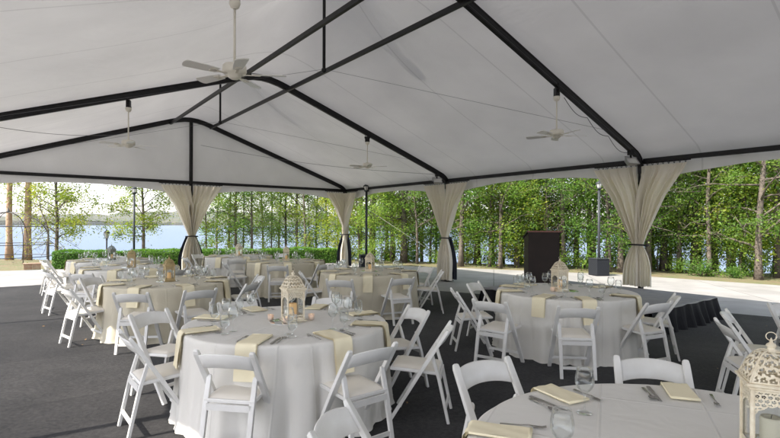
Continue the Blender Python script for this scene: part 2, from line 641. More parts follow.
    bp.inputs['Distance'].default_value = 0.3
    t.links.new(nz.outputs['Fac'], bp.inputs['Height'])
    t.links.new(bp.outputs['Normal'], b.inputs['Normal'])
    ground = M('leaf_litter', (0.20, 0.15, 0.09), 0.95, noise=(3, (0.14, 0.16, 0.07), 0.15, 8), bump=(12, 0.8, 0.05))
    far = M('far_woods', (0.05, 0.075, 0.04), 0.95, noise=(0.02, (0.13, 0.12, 0.06), 0.2, 10), bump=(0.05, 1.0, 10))
    return carpet, plaza, water, ground, far


m_carpet, m_plaza, m_water, m_ground, m_far = ground_mats()

def vary(m, lo, hi):
    """each copy a slightly different shade of the same stuff"""
    t = m.node_tree
    b = t.nodes['Principled BSDF']
    src = b.inputs['Base Color'].links[0].from_socket
    oi = N(t, 'ShaderNodeObjectInfo')
    mr = N(t, 'ShaderNodeMapRange')
    mr.inputs['To Min'].default_value = lo
    mr.inputs['To Max'].default_value = hi
    t.links.new(oi.outputs['Random'], mr.inputs['Value'])
    mx = N(t, 'ShaderNodeVectorMath', operation='SCALE')
    t.links.new(src, mx.inputs[0])
    t.links.new(mr.outputs[0], mx.inputs['Scale'])
    t.links.new(mx.outputs[0], b.inputs['Base Color'])


vary(m_white_chair, 0.88, 1.04)
vary(m_pad, 0.86, 1.05)
vary(m_napkin, 0.93, 1.05)


def creases(m):
    """pressed fold lines of the laundered cloth, and soft rumples"""
    t = m.node_tree
    b = t.nodes['Principled BSDF']
    bump0 = b.inputs['Normal'].links[0].from_node
    tc = N(t, 'ShaderNodeTexCoord')
    mp = N(t, 'ShaderNodeMapping')
    mp.inputs['Rotation'].default_value = (0, 0, R(24))
    t.links.new(tc.outputs['Object'], mp.inputs['Vector'])
    sx = N(t, 'ShaderNodeSeparateXYZ')
    t.links.new(mp.outputs[0], sx.inputs[0])
    hs = []
    for ax, per in (('X', 0.47), ('Y', 0.62)):
        d = N(t, 'ShaderNodeMath', operation='DIVIDE')
        d.inputs[1].default_value = per
        t.links.new(sx.outputs[ax], d.inputs[0])
        pp = N(t, 'ShaderNodeMath', operation='PINGPONG')
        pp.inputs[1].default_value = 0.5
        t.links.new(d.outputs[0], pp.inputs[0])
        mr = N(t, 'ShaderNodeMapRange')
        mr.inputs['From Max'].default_value = 0.018
        mr.inputs['To Min'].default_value = 1
        mr.inputs['To Max'].default_value = 0
        t.links.new(pp.outputs[0], mr.inputs['Value'])
        hs.append(mr.outputs[0])
    ad = N(t, 'ShaderNodeMath', operation='MAXIMUM')
    t.links.new(hs[0], ad.inputs[0])
    t.links.new(hs[1], ad.inputs[1])
    nz = N(t, 'ShaderNodeTexNoise')
    nz.inputs['Scale'].default_value = 4.5
    nz.inputs['Detail'].default_value = 3
    nz.inputs['Distortion'].default_value = 0.8
    t.links.new(tc.outputs['Object'], nz.inputs['Vector'])
    sm = N(t, 'ShaderNodeMath', operation='MULTIPLY_ADD')
    sm.inputs[1].default_value = 3.0
    t.links.new(nz.outputs['Fac'], sm.inputs[0])
    t.links.new(ad.outputs[0], sm.inputs[2])
    bp = N(t, 'ShaderNodeBump')
    bp.inputs['Strength'].default_value = 0.7
    bp.inputs['Distance'].default_value = 0.004
    t.links.new(sm.outputs[0], bp.inputs['Height'])
    t.links.new(bump0.outputs['Normal'], bp.inputs['Normal'])
    t.links.new(bp.outputs['Normal'], b.inputs['Normal'])


creases(m_cloth)
creases(m_cloth_ivory)

# ------------------------------------------------------------------ the ground, the water, the far shore
def gz(x, y):
    """height of the ground"""
    e = y + 0.45 * max(0.0, x - 2) + 0.12 * max(0.0, -x - 14)
    k = min(1.0, max(0.0, (e - 21.5) / 45.0))
    k = k * k * (3 - 2 * k)
    return -0.03 - 8.0 * k - (0.0 if e < 22 else 0.12 * math.sin(x * 0.35) * math.sin(y * 0.3))


def make_ground():
    xs = [-4000, -1500, -600, -250, -120] + [-80 + 4 * i for i in range(41)] + [120, 250, 600, 1500, 4000]
    ys = [-3000, -800, -200, -60, -30] + [-16 + 4 * i for i in range(6)] + [8 + 1.5 * i for i in range(40)] + [75, 90]
    mb = MB()
    vs = [(x, y, gz(x, y)) for y in ys for x in xs]
    nx = len(xs)
    fs = [(j * nx + i, j * nx + i + 1, (j + 1) * nx + i + 1, (j + 1) * nx + i) for j in range(len(ys) - 1) for i in range(nx - 1)]
    mb.add(vs, fs, True)
    tag(mb.build('ground', m_ground), kind='structure')


make_ground()
mb = MB()
mb.add([(-6000, 20, -6.4), (6000, 20, -6.4), (6000, 7000, -6.4), (-6000, 7000, -6.4)], [(0, 1, 2, 3)])
tag(mb.build('lake', m_water), kind='structure')


def far_shore():
    rnd = random.Random(3)
    mb = MB()
    n = 420
    rows = []
    h = 0
    for i in range(n + 1):
        a = R(-75) + R(150) * i / n
        d = 2350 + 260 * math.sin(a * 3.1 + 1) + 90 * math.sin(a * 11)
        base = 52 + 12 * math.sin(a * 4 + 2.0) + 9 * math.sin(a * 13)
        h = 0.6 * h + rnd.uniform(-5, 5)
        top = base + h + rnd.uniform(-4, 4)
        rows.append([(math.sin(a) * (d + dd), math.cos(a) * (d + dd), z) for dd, z in
                     ((0, -7), (4, 2), (10, 9 + rnd.uniform(-2, 2)), (180, 0.55 * top), (420, top), (700, top * 0.9), (900, -8))])
    m = len(rows[0])
    mb.add([p for r in rows for p in r], [(i * m + j, (i + 1) * m + j, (i + 1) * m + j + 1, i * m + j + 1) for i in range(n) for j in range(m - 1)], False)
    tag(mb.build('hills', m_far), kind='structure')


far_shore()

mb = MB()
pl = [(-60, -30), (30, -30), (30, -4), (20, 5.5), (16, 9), (10.85, 13.6), (8.6, 15.6), (7.7, 16.5), (1.9, 19.0), (-2.4, 20.7), (-12.4, 17.4), (-13.3, 16.9), (-60, 13)]
mb.add([(x, y, 0.0) for x, y in pl] + [(x, y, -0.30) for x, y in pl],
       [tuple(range(len(pl)))] + [(i, i + len(pl), (i + 1) % len(pl) + len(pl), (i + 1) % len(pl)) for i in range(len(pl))])
tag(mb.build('plaza', m_plaza), kind='structure')

mb = MB()
pl = [(-11.0, 11.85), (-2.6, 18.15), (-1.0, 13.45), (1.47, 12.03), (6.49, 9.17), (7.02, 8.8), (13, 5.4), (13, -9), (2.6, -6.3)]
mb.add([(x, y, 0.008) for x, y in pl], [tuple(range(len(pl)))[::-1]])
o = mb.build('carpet', m_carpet)
tag(o, kind='structure')

# ------------------------------------------------------------------ the tent
YAW = -0.649
D0 = Vector((5.064, 9.87, 0))
U = Vector((math.sin(YAW), math.cos(YAW), 0))
V = Vector((-U.y, U.x, 0))
L = 5.6
W = 5.71
TROT = math.atan2(U.y, U.x)
FR = [-2 * L, -L, 0, L, 2 * L]


def TP(t, s, z=0.0):
    p = D0 + U * t + V * s
    return Vector((p.x, p.y, z))


tent = thing('event_tent', 'big white fabric tent on a black frame, open-sided, sheltering the round tables', 'tent', D0, TROT)
RAFT = [(0.0, 2.70), (0.01, 2.84), (0.06, 2.97), (0.17, 3.07), (0.36, 3.15), (0.62, 3.24), (5.11, 4.80), (5.30, 4.86), (5.52, 4.905), (W, 4.92)]


def base_h(s):
    s = min(s, 2 * W - s)
    P = [(-0.06, 2.93), (0.0, 3.02), (0.17, 3.13), (0.62, 3.30), (5.11, 4.865), (5.5, 4.97), (W, 4.985)]
    for (a, za), (b, zb) in zip(P, P[1:]):
        if s <= b:
            return za + (zb - za) * (s - a) / (b - a)
    return P[-1][1]


def roof_h(t, s):
    z = base_h(s)
    k = (t - FR[0]) / L
    tau = k - math.floor(k)
    win = math.sin(PI * tau) if 0 < tau < 1 else 0
    dt = (tau - 0.5) * L
    ds = s - W
    r = math.sqrt(dt * dt + ds * ds)
    bump = 1.6 * math.exp(-r / 0.95) * win ** 0.8
    e = min(s, 2 * W - s)
    bulge = 0.06 * win * min(1, max(0, e) / 1.5)
    return z + bump + bulge * math.sin(min(1, max(0, e) / W) * PI)


def make_roof():
    mb = MB()
    nt_, ns = 28, 96
    ts = []
    for b in range(4):
        ts += [FR[b] + L * i / nt_ for i in range(nt_)]
    ts.append(FR[4])
    ss = [-0.06 + (2 * W + 0.12) * i / ns for i in range(ns + 1)]
    vs = [(t, s, roof_h(t, s)) for t in ts for s in ss]
    m = ns + 1
    fs = [(i * m + j, (i + 1) * m + j, (i + 1) * m + j + 1, i * m + j + 1) for i in range(len(ts) - 1) for j in range(ns)]
    mb.add(vs, fs, True)
    mb.build('roof_canopy', m_roof, tent)
    # gable infill at the lake end
    mb = MB()
    tg = FR[4] + 0.005
    cols = [2 * W * i / 60 for i in range(61)]
    vs = []
    for s in cols:
        zt = base_h(s) - 0.02
        for j in range(5):
            z = 2.90 + (zt - 2.90) * j / 4
            vs.append((tg + 0.05 + 0.03 * math.sin(PI * j / 4), s, z))
    mb.add(vs, [(i * 5 + j, (i + 1) * 5 + j, (i + 1) * 5 + j + 1, i * 5 + j + 1) for i in range(60) for j in range(4)], True)
    mb.build('gable_panel', m_roof, tent)
    # valances: shallow arches hung from the eaves
    def val(p0, p1, off):
        mb = MB()
        n = 40
        p0, p1 = Vector(p0), Vector(p1)
        vs = []
        for i in range(n + 1):
            k = i / n
            x = 2 * k - 1
            drop = 0.15 + 0.27 * abs(x) ** 2.2
            p = p0 + (p1 - p0) * k + Vector(off)
            for j in range(4):
                q = p + Vector(off) * (0.3 * math.sin(k * 31 + j) * j / 3)
                vs.append((q.x, q.y, 2.97 - (drop + 0.04) * j / 3))
        mb.add(vs, [(i * 4 + j, (i + 1) * 4 + j, (i + 1) * 4 + j + 1, i * 4 + j + 1) for i in range(n) for j in range(3)], True)
        mb.build('valance', m_roof, tent)
    for a, b in zip(FR, FR[1:]):
        val((a, 0, 0), (b, 0, 0), (0, -0.07, 0))
        val((a, 2 * W, 0), (b, 2 * W, 0), (0, 0.07, 0))
    val((FR[4], 0, 0), (FR[4], W, 0), (0.07, 0, 0))
    val((FR[4], W, 0), (FR[4], 2 * W, 0), (0.07, 0, 0))


make_roof()
# the channel section of the rafters: a deep bar with a groove on both faces
CH = [(-0.032, -0.075), (0.032, -0.075), (0.032, -0.045), (0.022, -0.03), (0.022, 0.03), (0.032, 0.045), (0.032, 0.06), (-0.032, 0.06), (-0.032, 0.045), (-0.022, 0.03), (-0.022, -0.03), (-0.032, -0.045)]


def make_frame():
    for k, t in enumerate(FR):
        for side in (0, 1):
            f = (lambda s: s) if side == 0 else (lambda s: 2 * W - s)
            mb = MB()
            path = [(t, f(s), z) for s, z in RAFT]
            mb.sweep(path, CH, (1, 0, 0) if False else (0, 0, 1))
            mb.build('rafter', m_frame, tent)
            # post with foot plate
            mb = MB()
            mb.bar([(t, f(0), 0.012), (t, f(0), 2.72)], 0.10, 0.07, (1, 0, 0))
            p = mb.build('post', m_frame, tent)
            mb = MB()
            mb.box(t - 0.14, f(0) - 0.14, 0.010, t + 0.14, f(0) + 0.14, 0.022)
            for a in (-0.1, 0.1):
                for b in (-0.1, 0.1):
                    mb.lathe([(0.012, 0.022), (0.012, 0.05), (0.0, 0.052)], 6, t + a, f(0) + b)
            mb.build('foot_plate', m_frame, p)
    # gable centre post
    mb = MB()
    mb.bar([(FR[4] - 0.02, W, 0.012), (FR[4] - 0.02, W, 4.86)], 0.09, 0.09, (1, 0, 0))
    mb.build('gable_post', m_frame, tent)
    for s in (W - 0.6, W + 0.6):
        mb = MB()
        mb.bar([(FR[0], s, 4.73), (FR[4], s, 4.73)], 0.055, 0.075)
        mb.build('purlin', m_frame, tent)
    for s in (0, 2 * W):
        for a, b in zip(FR, FR[1:]):
            mb = MB()
            mb.bar([(a + 0.05, s, 2.95), (b - 0.05, s, 2.95)], 0.06, 0.085)
            mb.build('eave_beam', m_frame, tent)
    for a, b in ((0.05, W - 0.05), (W + 0.05, 2 * W - 0.05)):
        mb = MB()
        mb.bar([(FR[4] - 0.02, a, 2.95), (FR[4] - 0.02, b, 2.95)], 0.06, 0.085)
        mb.build('gable_beam', m_frame, tent)
    # a mast in the middle of every bay lifts the cloth into a peak
    for a in FR[:-1]:
        t = a + L / 2
        zt = roof_h(t, W) - 0.03
        mb = MB()
        mb.tube([(t, W, 4.38), (t, W, zt)], 0.028, 10)
        mb.lathe([(0.0, zt - 0.03), (0.16, zt - 0.02), (0.16, zt), (0.0, zt + 0.01)], 20, t, W)
        mb.lathe([(0.0, 4.33), (0.045, 4.35), (0.045, 4.40), (0.028, 4.42)], 10, t, W)
        mb.build('mast', m_frame, tent)
        # wires that carry the mast
        for ds, dt in ((-1, -1), (1, 1)):
            mb = MB()
            mb.tube([(t, W, 4.40), (t + dt * L / 2, W + ds * 4.6, 3.42)], 0.003, 5)
            mb.build('stay_wire', m_wire, tent)


make_frame()


# curtains ------------------------------------------------------------
def curtain(base, dirs, label, zt=2.835, zb=0.05, lining=True, seed=1, tiez=1.26, bw=0.36):
    """base: world point of the post; dirs: the two directions the halves run to"""
    root = thing('curtain', label, 'curtain', base, 0, 'tied-back oatmeal curtains on the tent posts')
    rnd = random.Random(seed)
    for k, d in enumerate(dirs):
        d = Vector((d[0], d[1], 0)).normalized()
        nrm = Vector((-d.y, d.x, 0))
        mid = -Vector(base)
        cam_side = 1 if nrm.dot(Vector((-base[0], -base[1], 0))) > 0 else -1
        nrm = nrm * cam_side          # towards the inside of the tent
        nu, nv = 110, 48
        ph = rnd.uniform(0, 6)
        npl = rnd.choice((5, 6))
        jit = [rnd.uniform(-1, 1) for _ in range(8)]
        vs = []
        for j in range(nv + 1):
            z = zt + (zb - zt) * j / nv
            if z > tiez:
                q = (z - tiez) / (zt - tiez)
                wd = 0.155 + (0.88 - 0.155) * (q ** 1.08)
                st = 0.09 * max(0.0, min(1.0, (q - 0.62) / 0.3)) - 0.05
                amp = 0.042 + 0.050 * math.sin(PI * min(1, q * 1.1)) ** 0.8
            else:
                q = (tiez - z) / (tiez - zb)
                wd = 0.155 + (bw - 0.155) * math.sin(min(1, q * 1.5) * PI / 2) ** 0.9
                st = -0.05
                amp = 0.035 + 0.045 * q
            for i in range(nu + 1):
                u = i / nu
                uu = u + 0.018 * math.sin(2 * PI * u * 2 + jit[0] * 3)
                x = st + 0.0 + wd * uu
                wv = math.sin(2 * PI * npl * (u + 0.035 * math.sin(2 * PI * 1.3 * u + jit[5] * 3)) + ph + 0.7 * math.sin(z * 1.3 + jit[1])) * (0.8 + 0.35 * math.sin(5 * u + jit[6] * 3))
                wv += 0.22 * math.sin(2 * PI * (npl * 1.63) * u + jit[2] * 4 + z * 0.9)
                y = 0.12 + amp * wv + 0.02 * jit[3]
                zz = z
                if j == nv:
                    zz = z + 0.012 * math.sin(2 * PI * npl * u + ph)
                p = d * x + nrm * y
                vs.append((p.x, p.y, zz))
        m = nu + 1
        mb = MB()
        mb.add(vs, [(j * m + i, (j + 1) * m + i, (j + 1) * m + i + 1, j * m + i + 1) for j in range(nv) for i in range(nu)], True)
        mb.build('curtain_panel', m_curtain, root)
        # rail and rings
        mb = MB()
        a = d * 0.04 + nrm * 0.085
        b = d * 0.95 + nrm * 0.085
        mb.tube([(a.x, a.y, zt + 0.055), (b.x, b.y, zt + 0.055)], 0.014, 8)
        rail = mb.build('curtain_rail', m_frame, root)
        for i in range(9):
            mb = MB()
            p = d * (0.06 + 0.10 * i) + nrm * 0.085
            ring = [Vector((p.x, p.y, zt + 0.04)) + nrm * (0.028 * math.cos(q * PI / 5)) + Vector((0, 0, 0.028 * math.sin(q * PI / 5))) for q in range(10)]
            mb.tube(ring, 0.006, 5, closed=True, up=tuple(d))
            mb.build('ring', m_frame, rail)
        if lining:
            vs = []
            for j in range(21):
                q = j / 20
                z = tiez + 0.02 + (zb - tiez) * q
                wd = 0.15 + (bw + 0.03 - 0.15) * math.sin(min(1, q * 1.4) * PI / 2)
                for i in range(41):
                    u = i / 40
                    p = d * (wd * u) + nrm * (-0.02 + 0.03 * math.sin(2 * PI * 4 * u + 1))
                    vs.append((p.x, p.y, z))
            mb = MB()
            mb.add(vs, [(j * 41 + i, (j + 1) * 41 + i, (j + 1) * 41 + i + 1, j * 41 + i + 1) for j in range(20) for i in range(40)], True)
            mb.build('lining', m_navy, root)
    d = (Vector((dirs[0][0], dirs[0][1], 0)).normalized() - Vector((dirs[1][0], dirs[1][1], 0)).normalized()).normalized()
    nrm = Vector((-d.y, d.x, 0))
    if nrm.dot(Vector((-base[0], -base[1], 0))) < 0:
        nrm = -nrm
    path = []
    for q in range(24):
        a = 2 * PI * q / 24
        p = d * (0.19 * math.cos(a)) + nrm * (0.09 + 0.11 * math.sin(a))
        path.append((p.x, p.y, tiez + 0.01 * math.sin(a)))
    mb = MB()
    mb.sweep(path, [(-0.006, -0.016), (0.006, -0.016), (0.006, 0.016), (-0.006, 0.016)], closed=True)
    mb.build('tieback', m_frame, root)
    return root


uu, vv = (U.x, U.y), (V.x, V.y)
nu_, nv_ = (-U.x, -U.y), (-V.x, -V.y)
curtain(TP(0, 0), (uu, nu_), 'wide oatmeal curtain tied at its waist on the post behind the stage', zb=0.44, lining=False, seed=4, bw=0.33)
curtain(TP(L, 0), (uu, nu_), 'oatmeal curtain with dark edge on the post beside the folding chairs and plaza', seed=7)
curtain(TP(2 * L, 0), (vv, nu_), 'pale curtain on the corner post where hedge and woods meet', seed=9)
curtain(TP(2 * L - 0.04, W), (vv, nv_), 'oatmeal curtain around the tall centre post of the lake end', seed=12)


# ceiling fans ----------------------------------------------------------
def make_fan(loc, ztop, rot, label, zf=3.17):
    root = thing('ceiling_fan', label, 'ceiling fan', (loc[0], loc[1], zf), rot, 'cream ceiling fans hung from the rafters')
    top = ztop - zf
    mb = MB()      # clamp on the beam
    mb.box(-0.035, -0.05, top - 0.16, 0.035, 0.05, top - 0.02)
    mb.tube([(0, -0.05, top - 0.10), (0, -0.075, top - 0.04), (0, -0.06, top + 0.04)], 0.012, 6)
    mb.tube([(0, 0.05, top - 0.10), (0, 0.075, top - 0.04), (0, 0.06, top + 0.04)], 0.012, 6)
    mb.tube([(-0.05, 0, top - 0.17), (0.05, 0.01, top - 0.15)], 0.012, 6)
    mb.build('clamp', m_frame, root)
    mb = MB()
    mb.lathe([(0.0, top - 0.15), (0.052, top - 0.16), (0.056, top - 0.19), (0.04, top - 0.23), (0.014, top - 0.245)], 20)
    mb.build('ceiling_cup', m_fan, root)
    mb = MB()
    mb.tube([(0, 0, 0.06), (0, 0, top - 0.235)], 0.012, 10)
    mb.build('downrod', m_fan, root)
    mb = MB()
    mb.lathe([(0.0, 0.085), (0.03, 0.085), (0.045, 0.07), (0.10, 0.065), (0.115, 0.05), (0.118, 0.0), (0.105, -0.025), (0.07, -0.035), (0.06, -0.06), (0.035, -0.075), (0.0, -0.078)], 28)
    mb.build('motor', m_fan, root)
    for k in range(5):
        a = 2 * PI / 5 * k
        rm = Matrix.Rotation(a, 4, 'Z') @ Matrix.Rotation(R(11), 4, 'X')
        mb = MB()
        # blade outline, rounded tip
        pts = [(0.17, -0.045), (0.30, -0.058), (0.47, -0.064), (0.495, -0.050), (0.505, -0.02), (0.505, 0.02), (0.495, 0.050), (0.47, 0.064), (0.30, 0.058), (0.17, 0.045)]
        n = len(pts)
        vs = [(x, y, -0.028) for x, y in pts] + [(x, y, -0.022) for x, y in pts]
        mb.add(vs, [tuple(range(n))[::-1], tuple(range(n, 2 * n))] + [(i, (i + 1) % n, (i + 1) % n + n, i + n) for i in range(n)], False, rm)
        bl = mb.build('blade', m_blade, root)
        mb = MB()
        mb.box(0.08, -0.014, -0.036, 0.22, 0.014, -0.029, rm)
        mb.box(0.19, -0.032, -0.036, 0.25, 0.032, -0.029, rm)
        mb.build('bracket', m_fan, bl)
    return root


def raft_z(s):
    s = min(s, 2 * W - s)
    return 3.24 + (s - 0.62) * (4.80 - 3.24) / (5.11 - 0.62) - 0.075


for t, s, rot, lab in ((0, 8.30, 0.12, 'big near cream ceiling fan hanging from the beam over the front table'),
                       (L, 8.35, 0.25, 'cream ceiling fan hanging over the lakeside tables'),
                       (L, 2.85, 1.15, 'small cream ceiling fan over the tables before the middle curtain'),
                       (0, 2.89, 0.05, 'cream ceiling fan hanging above the lectern and stage')):
    p = TP(t, s)
    make_fan((p.x, p.y), raft_z(s), rot, lab)


# flood lights ----------------------------------------------------------
def flood(t, s, rot, label):
    p = TP(t, s)
    zt = 3.10
    root = thing('flood_light', label, 'flood light', (p.x, p.y, zt), rot, 'flood lights clamped to the rafters')
    mb = MB()
    mb.box(-0.04, -0.05, -0.06, 0.04, 0.05, 0.05)
    mb.tube([(0, 0, -0.03), (0.0, 0.0, -0.12)], 0.02, 8)
    mb.tube([(-0.05, 0.03, 0.0), (0.05, 0.05, 0.03)], 0.013, 6)
    mb.build('clamp', m_frame, root)
    mb = MB()
    mb.bar([(-0.14, 0, -0.20), (-0.14, 0, -0.12), (0.14, 0, -0.12), (0.14, 0, -0.20)], 0.03, 0.008, (0, 1, 0))
    mb.build('yoke', m_alu, root)
    rm = Matrix.Translation((0, 0, -0.20)) @ Matrix.Rotation(R(-38), 4, 'X')
    mb = MB()
    vs = [(-0.13, -0.045, -0.09), (0.13, -0.045, -0.09), (0.13, -0.045, 0.09), (-0.13, -0.045, 0.09),
          (-0.08, 0.05, -0.05), (0.08, 0.05, -0.05), (0.08, 0.05, 0.05), (-0.08, 0.05, 0.05)]
    mb.add(vs, [(4, 7, 6, 5), (0, 4, 5, 1), (1, 5, 6, 2), (2, 6, 7, 3), (3, 7, 4, 0)], False, rm)
    for x0, x1, z0, z1 in ((-0.135, 0.135, 0.078, 0.095), (-0.135, 0.135, -0.095, -0.078), (-0.135, -0.118, -0.095, 0.095), (0.118, 0.135, -0.095, 0.095)):
        mb.box(x0, -0.058, z0, x1, -0.044, z1, rm)
    mb.build('housing', m_alu, root)
    mb = MB()
    mb.box(-0.118, -0.050, -0.078, 0.118, -0.046, 0.078, rm)
    mb.build('lens', m_lampglass, root)


flood(0, 0.42, R(18), 'grey flood light clamped beside the curtain by the stage')
flood(L, 0.42, R(18), 'small grey flood light clamped above the curtain near the folding chairs')

# wires strung under the roof
for lab, a, b in (('thin dark wire strung below the roof over the lakeside tables', TP(L - 1.2, 2 * W - 0.1, 3.2), TP(2 * L - 1.0, W + 2.2, 4.05)),
                  ('thin dark wire strung between the middle and corner posts', TP(2 * L, W - 0.3, 4.15), TP(L, 0.35, 3.1))):
    mb = MB()
    n = 12
    mb.tube([a.lerp(b, i / n) - Vector((0, 0, 0.15 * math.sin(PI * i / n))) for i in range(n + 1)], 0.005, 5)
    tag(mb.build('wire', m_wire), lab, 'wire')
# loose cable looping along the near rafter
mb = MB()
pts = []
for i in range(40):
    k = i / 39
    s = 2.6 - 2.15 * k
    pts.append(TP(0.05, s, raft_z(s) - 0.02 - 0.10 * abs(math.sin(PI * k * 3))))
mb.tube(pts, 0.006, 5)
tag(mb.build('power_cable', m_wire), 'black power cable looping along the rafter between fan and flood light', 'cable')
# guy rope outside
mb = MB()
mb.tube([TP(2 * L, -0.05, 2.75), TP(2 * L - 1.5, -2.3, 1.0), TP(2 * L - 2.4, -3.7, -0.02)], 0.007, 6)
tag(mb.build('guy_rope', m_rope), 'white guy rope slanting from the corner post down to the plaza', 'rope')

# ------------------------------------------------------------------ the stage and lectern
ST_H = 0.40
K = Vector((5.80, 8.70, 0))
stage = thing('stage', 'low grey portable stage with gathered black skirt beside the wide curtain', 'stage', K, TROT)
SL, SW = 3.3, 2.44      # along U, along V
mb = MB()
for i in range(3):
    for j in range(2):
        mb.bevbox(SL * i / 3 + 0.002, SW * j / 2 + 0.002, ST_H - 0.045, SL * (i + 1) / 3 - 0.002, SW * (j + 1) / 2 - 0.002, ST_H, 0.004)
mb.build('deck', m_stage, stage)
mb = MB()
for (a, b) in (((0, 0), (SL, 0)), ((0, SW), (SL, SW)), ((0, 0), (0, SW)), ((SL, 0), (SL, SW))):
    o1 = 0.008
    if a[1] == b[1]:
        y = a[1] - o1 if a[1] == 0 else a[1] + o1
        mb.box(0, y - 0.006, ST_H - 0.045, SL, y + 0.006, ST_H - 0.012)
    else:
        x = a[0] - o1 if a[0] == 0 else a[0] + o1
        mb.box(x - 0.006, 0, ST_H - 0.045, x + 0.006, SW, ST_H - 0.012)
mb.build('edge_trim', m_alu, stage)


def skirt(path_len, f, seed):
    rnd = random.Random(seed)
    n = int(path_len / 0.012)
    ph = 0
    vs = []
    nv = 8
    phs = []
    for i in range(n + 1):
        ph += rnd.uniform(0.25, 0.75)
        phs.append(ph)
    for i in range(n + 1):
        d = path_len * i / n
        for j in range(nv + 1):
            q = j / nv
            off = 0.022 + q * 0.07 + (0.008 + 0.040 * q) * math.sin(phs[i] * 0.55 + q * math.sin(d * 3)) + 0.03 * q * math.sin(d * 7 + 2 * math.sin(d * 2.1))
            sag = 0.018 * abs(math.sin(d * 5.2)) * (1 - q)
            x, y = f(d, off)
            vs.append((x, y, (ST_H - 0.03 - sag) * (1 - q) + 0.012))
    mb = MB()
    m = nv + 1
    mb.add(vs, [(i * m + j, i * m + j + 1, (i + 1) * m + j + 1, (i + 1) * m + j) for i in range(n) for j in range(nv)], True)
    mb.build('skirt', m_skirt, stage)


skirt(SW, lambda d, o: (-o, d), 1)
skirt(SL, lambda d, o: (d, SW + o), 2)
skirt(SW, lambda d, o: (SL + o, d), 3)
skirt(SL, lambda d, o: (d, -o), 5)

lec = thing('lectern', 'tall dark brown lectern standing at the back corner of the stage', 'lectern', (3.32, 10.72, ST_H), R(-4))
mb = MB()
mb.bevbox(-0.33, -0.23, 0.0, 0.33, -0.205, 1.10, 0.003)
mb.build('front_panel', m_lectern, lec)
for x0 in (-0.33, 0.305):
    mb = MB()
    vs = [(x0, -0.203, 0), (x0 + 0.025, -0.203, 0), (x0 + 0.025, 0.22, 0), (x0, 0.22, 0), (x0, -0.203, 1.10), (x0 + 0.025, -0.203, 1.10), (x0 + 0.025, 0.22, 0.98), (x0, 0.22, 0.98)]
    mb.add(vs, [(0, 3, 2, 1), (4, 5, 6, 7), (0, 1, 5, 4), (1, 2, 6, 5), (2, 3, 7, 6), (3, 0, 4, 7)])
    mb.build('side_panel', m_lectern, lec)
mb = MB()
vs = [(-0.35, -0.24, 1.105), (0.37, -0.24, 1.105), (0.37, 0.30, 0.955), (-0.35, 0.30, 0.955), (-0.35, -0.24, 1.13), (0.37, -0.24, 1.13), (0.37, 0.30, 0.98), (-0.35, 0.30, 0.98)]
mb.add(vs, [(0, 3, 2, 1), (4, 5, 6, 7), (0, 1, 5, 4), (1, 2, 6, 5), (2, 3, 7, 6), (3, 0, 4, 7)])
mb.build('reading_desk', m_lectern, lec)
mb = MB()
mb.box(-0.35, -0.252, 1.100, 0.37, -0.241, 1.134)
mb.build('trim', m_trimwood, lec)
mb = MB()
mb.box(-0.303, -0.2, 0.62, 0.303, 0.2, 0.64)
mb.build('shelf', m_lectern, lec)
mb = MB()
mb.box(0.331, 0.05, 0.84, 0.42, 0.20, 0.86)
mb.build('side_ledge', m_lectern, lec)


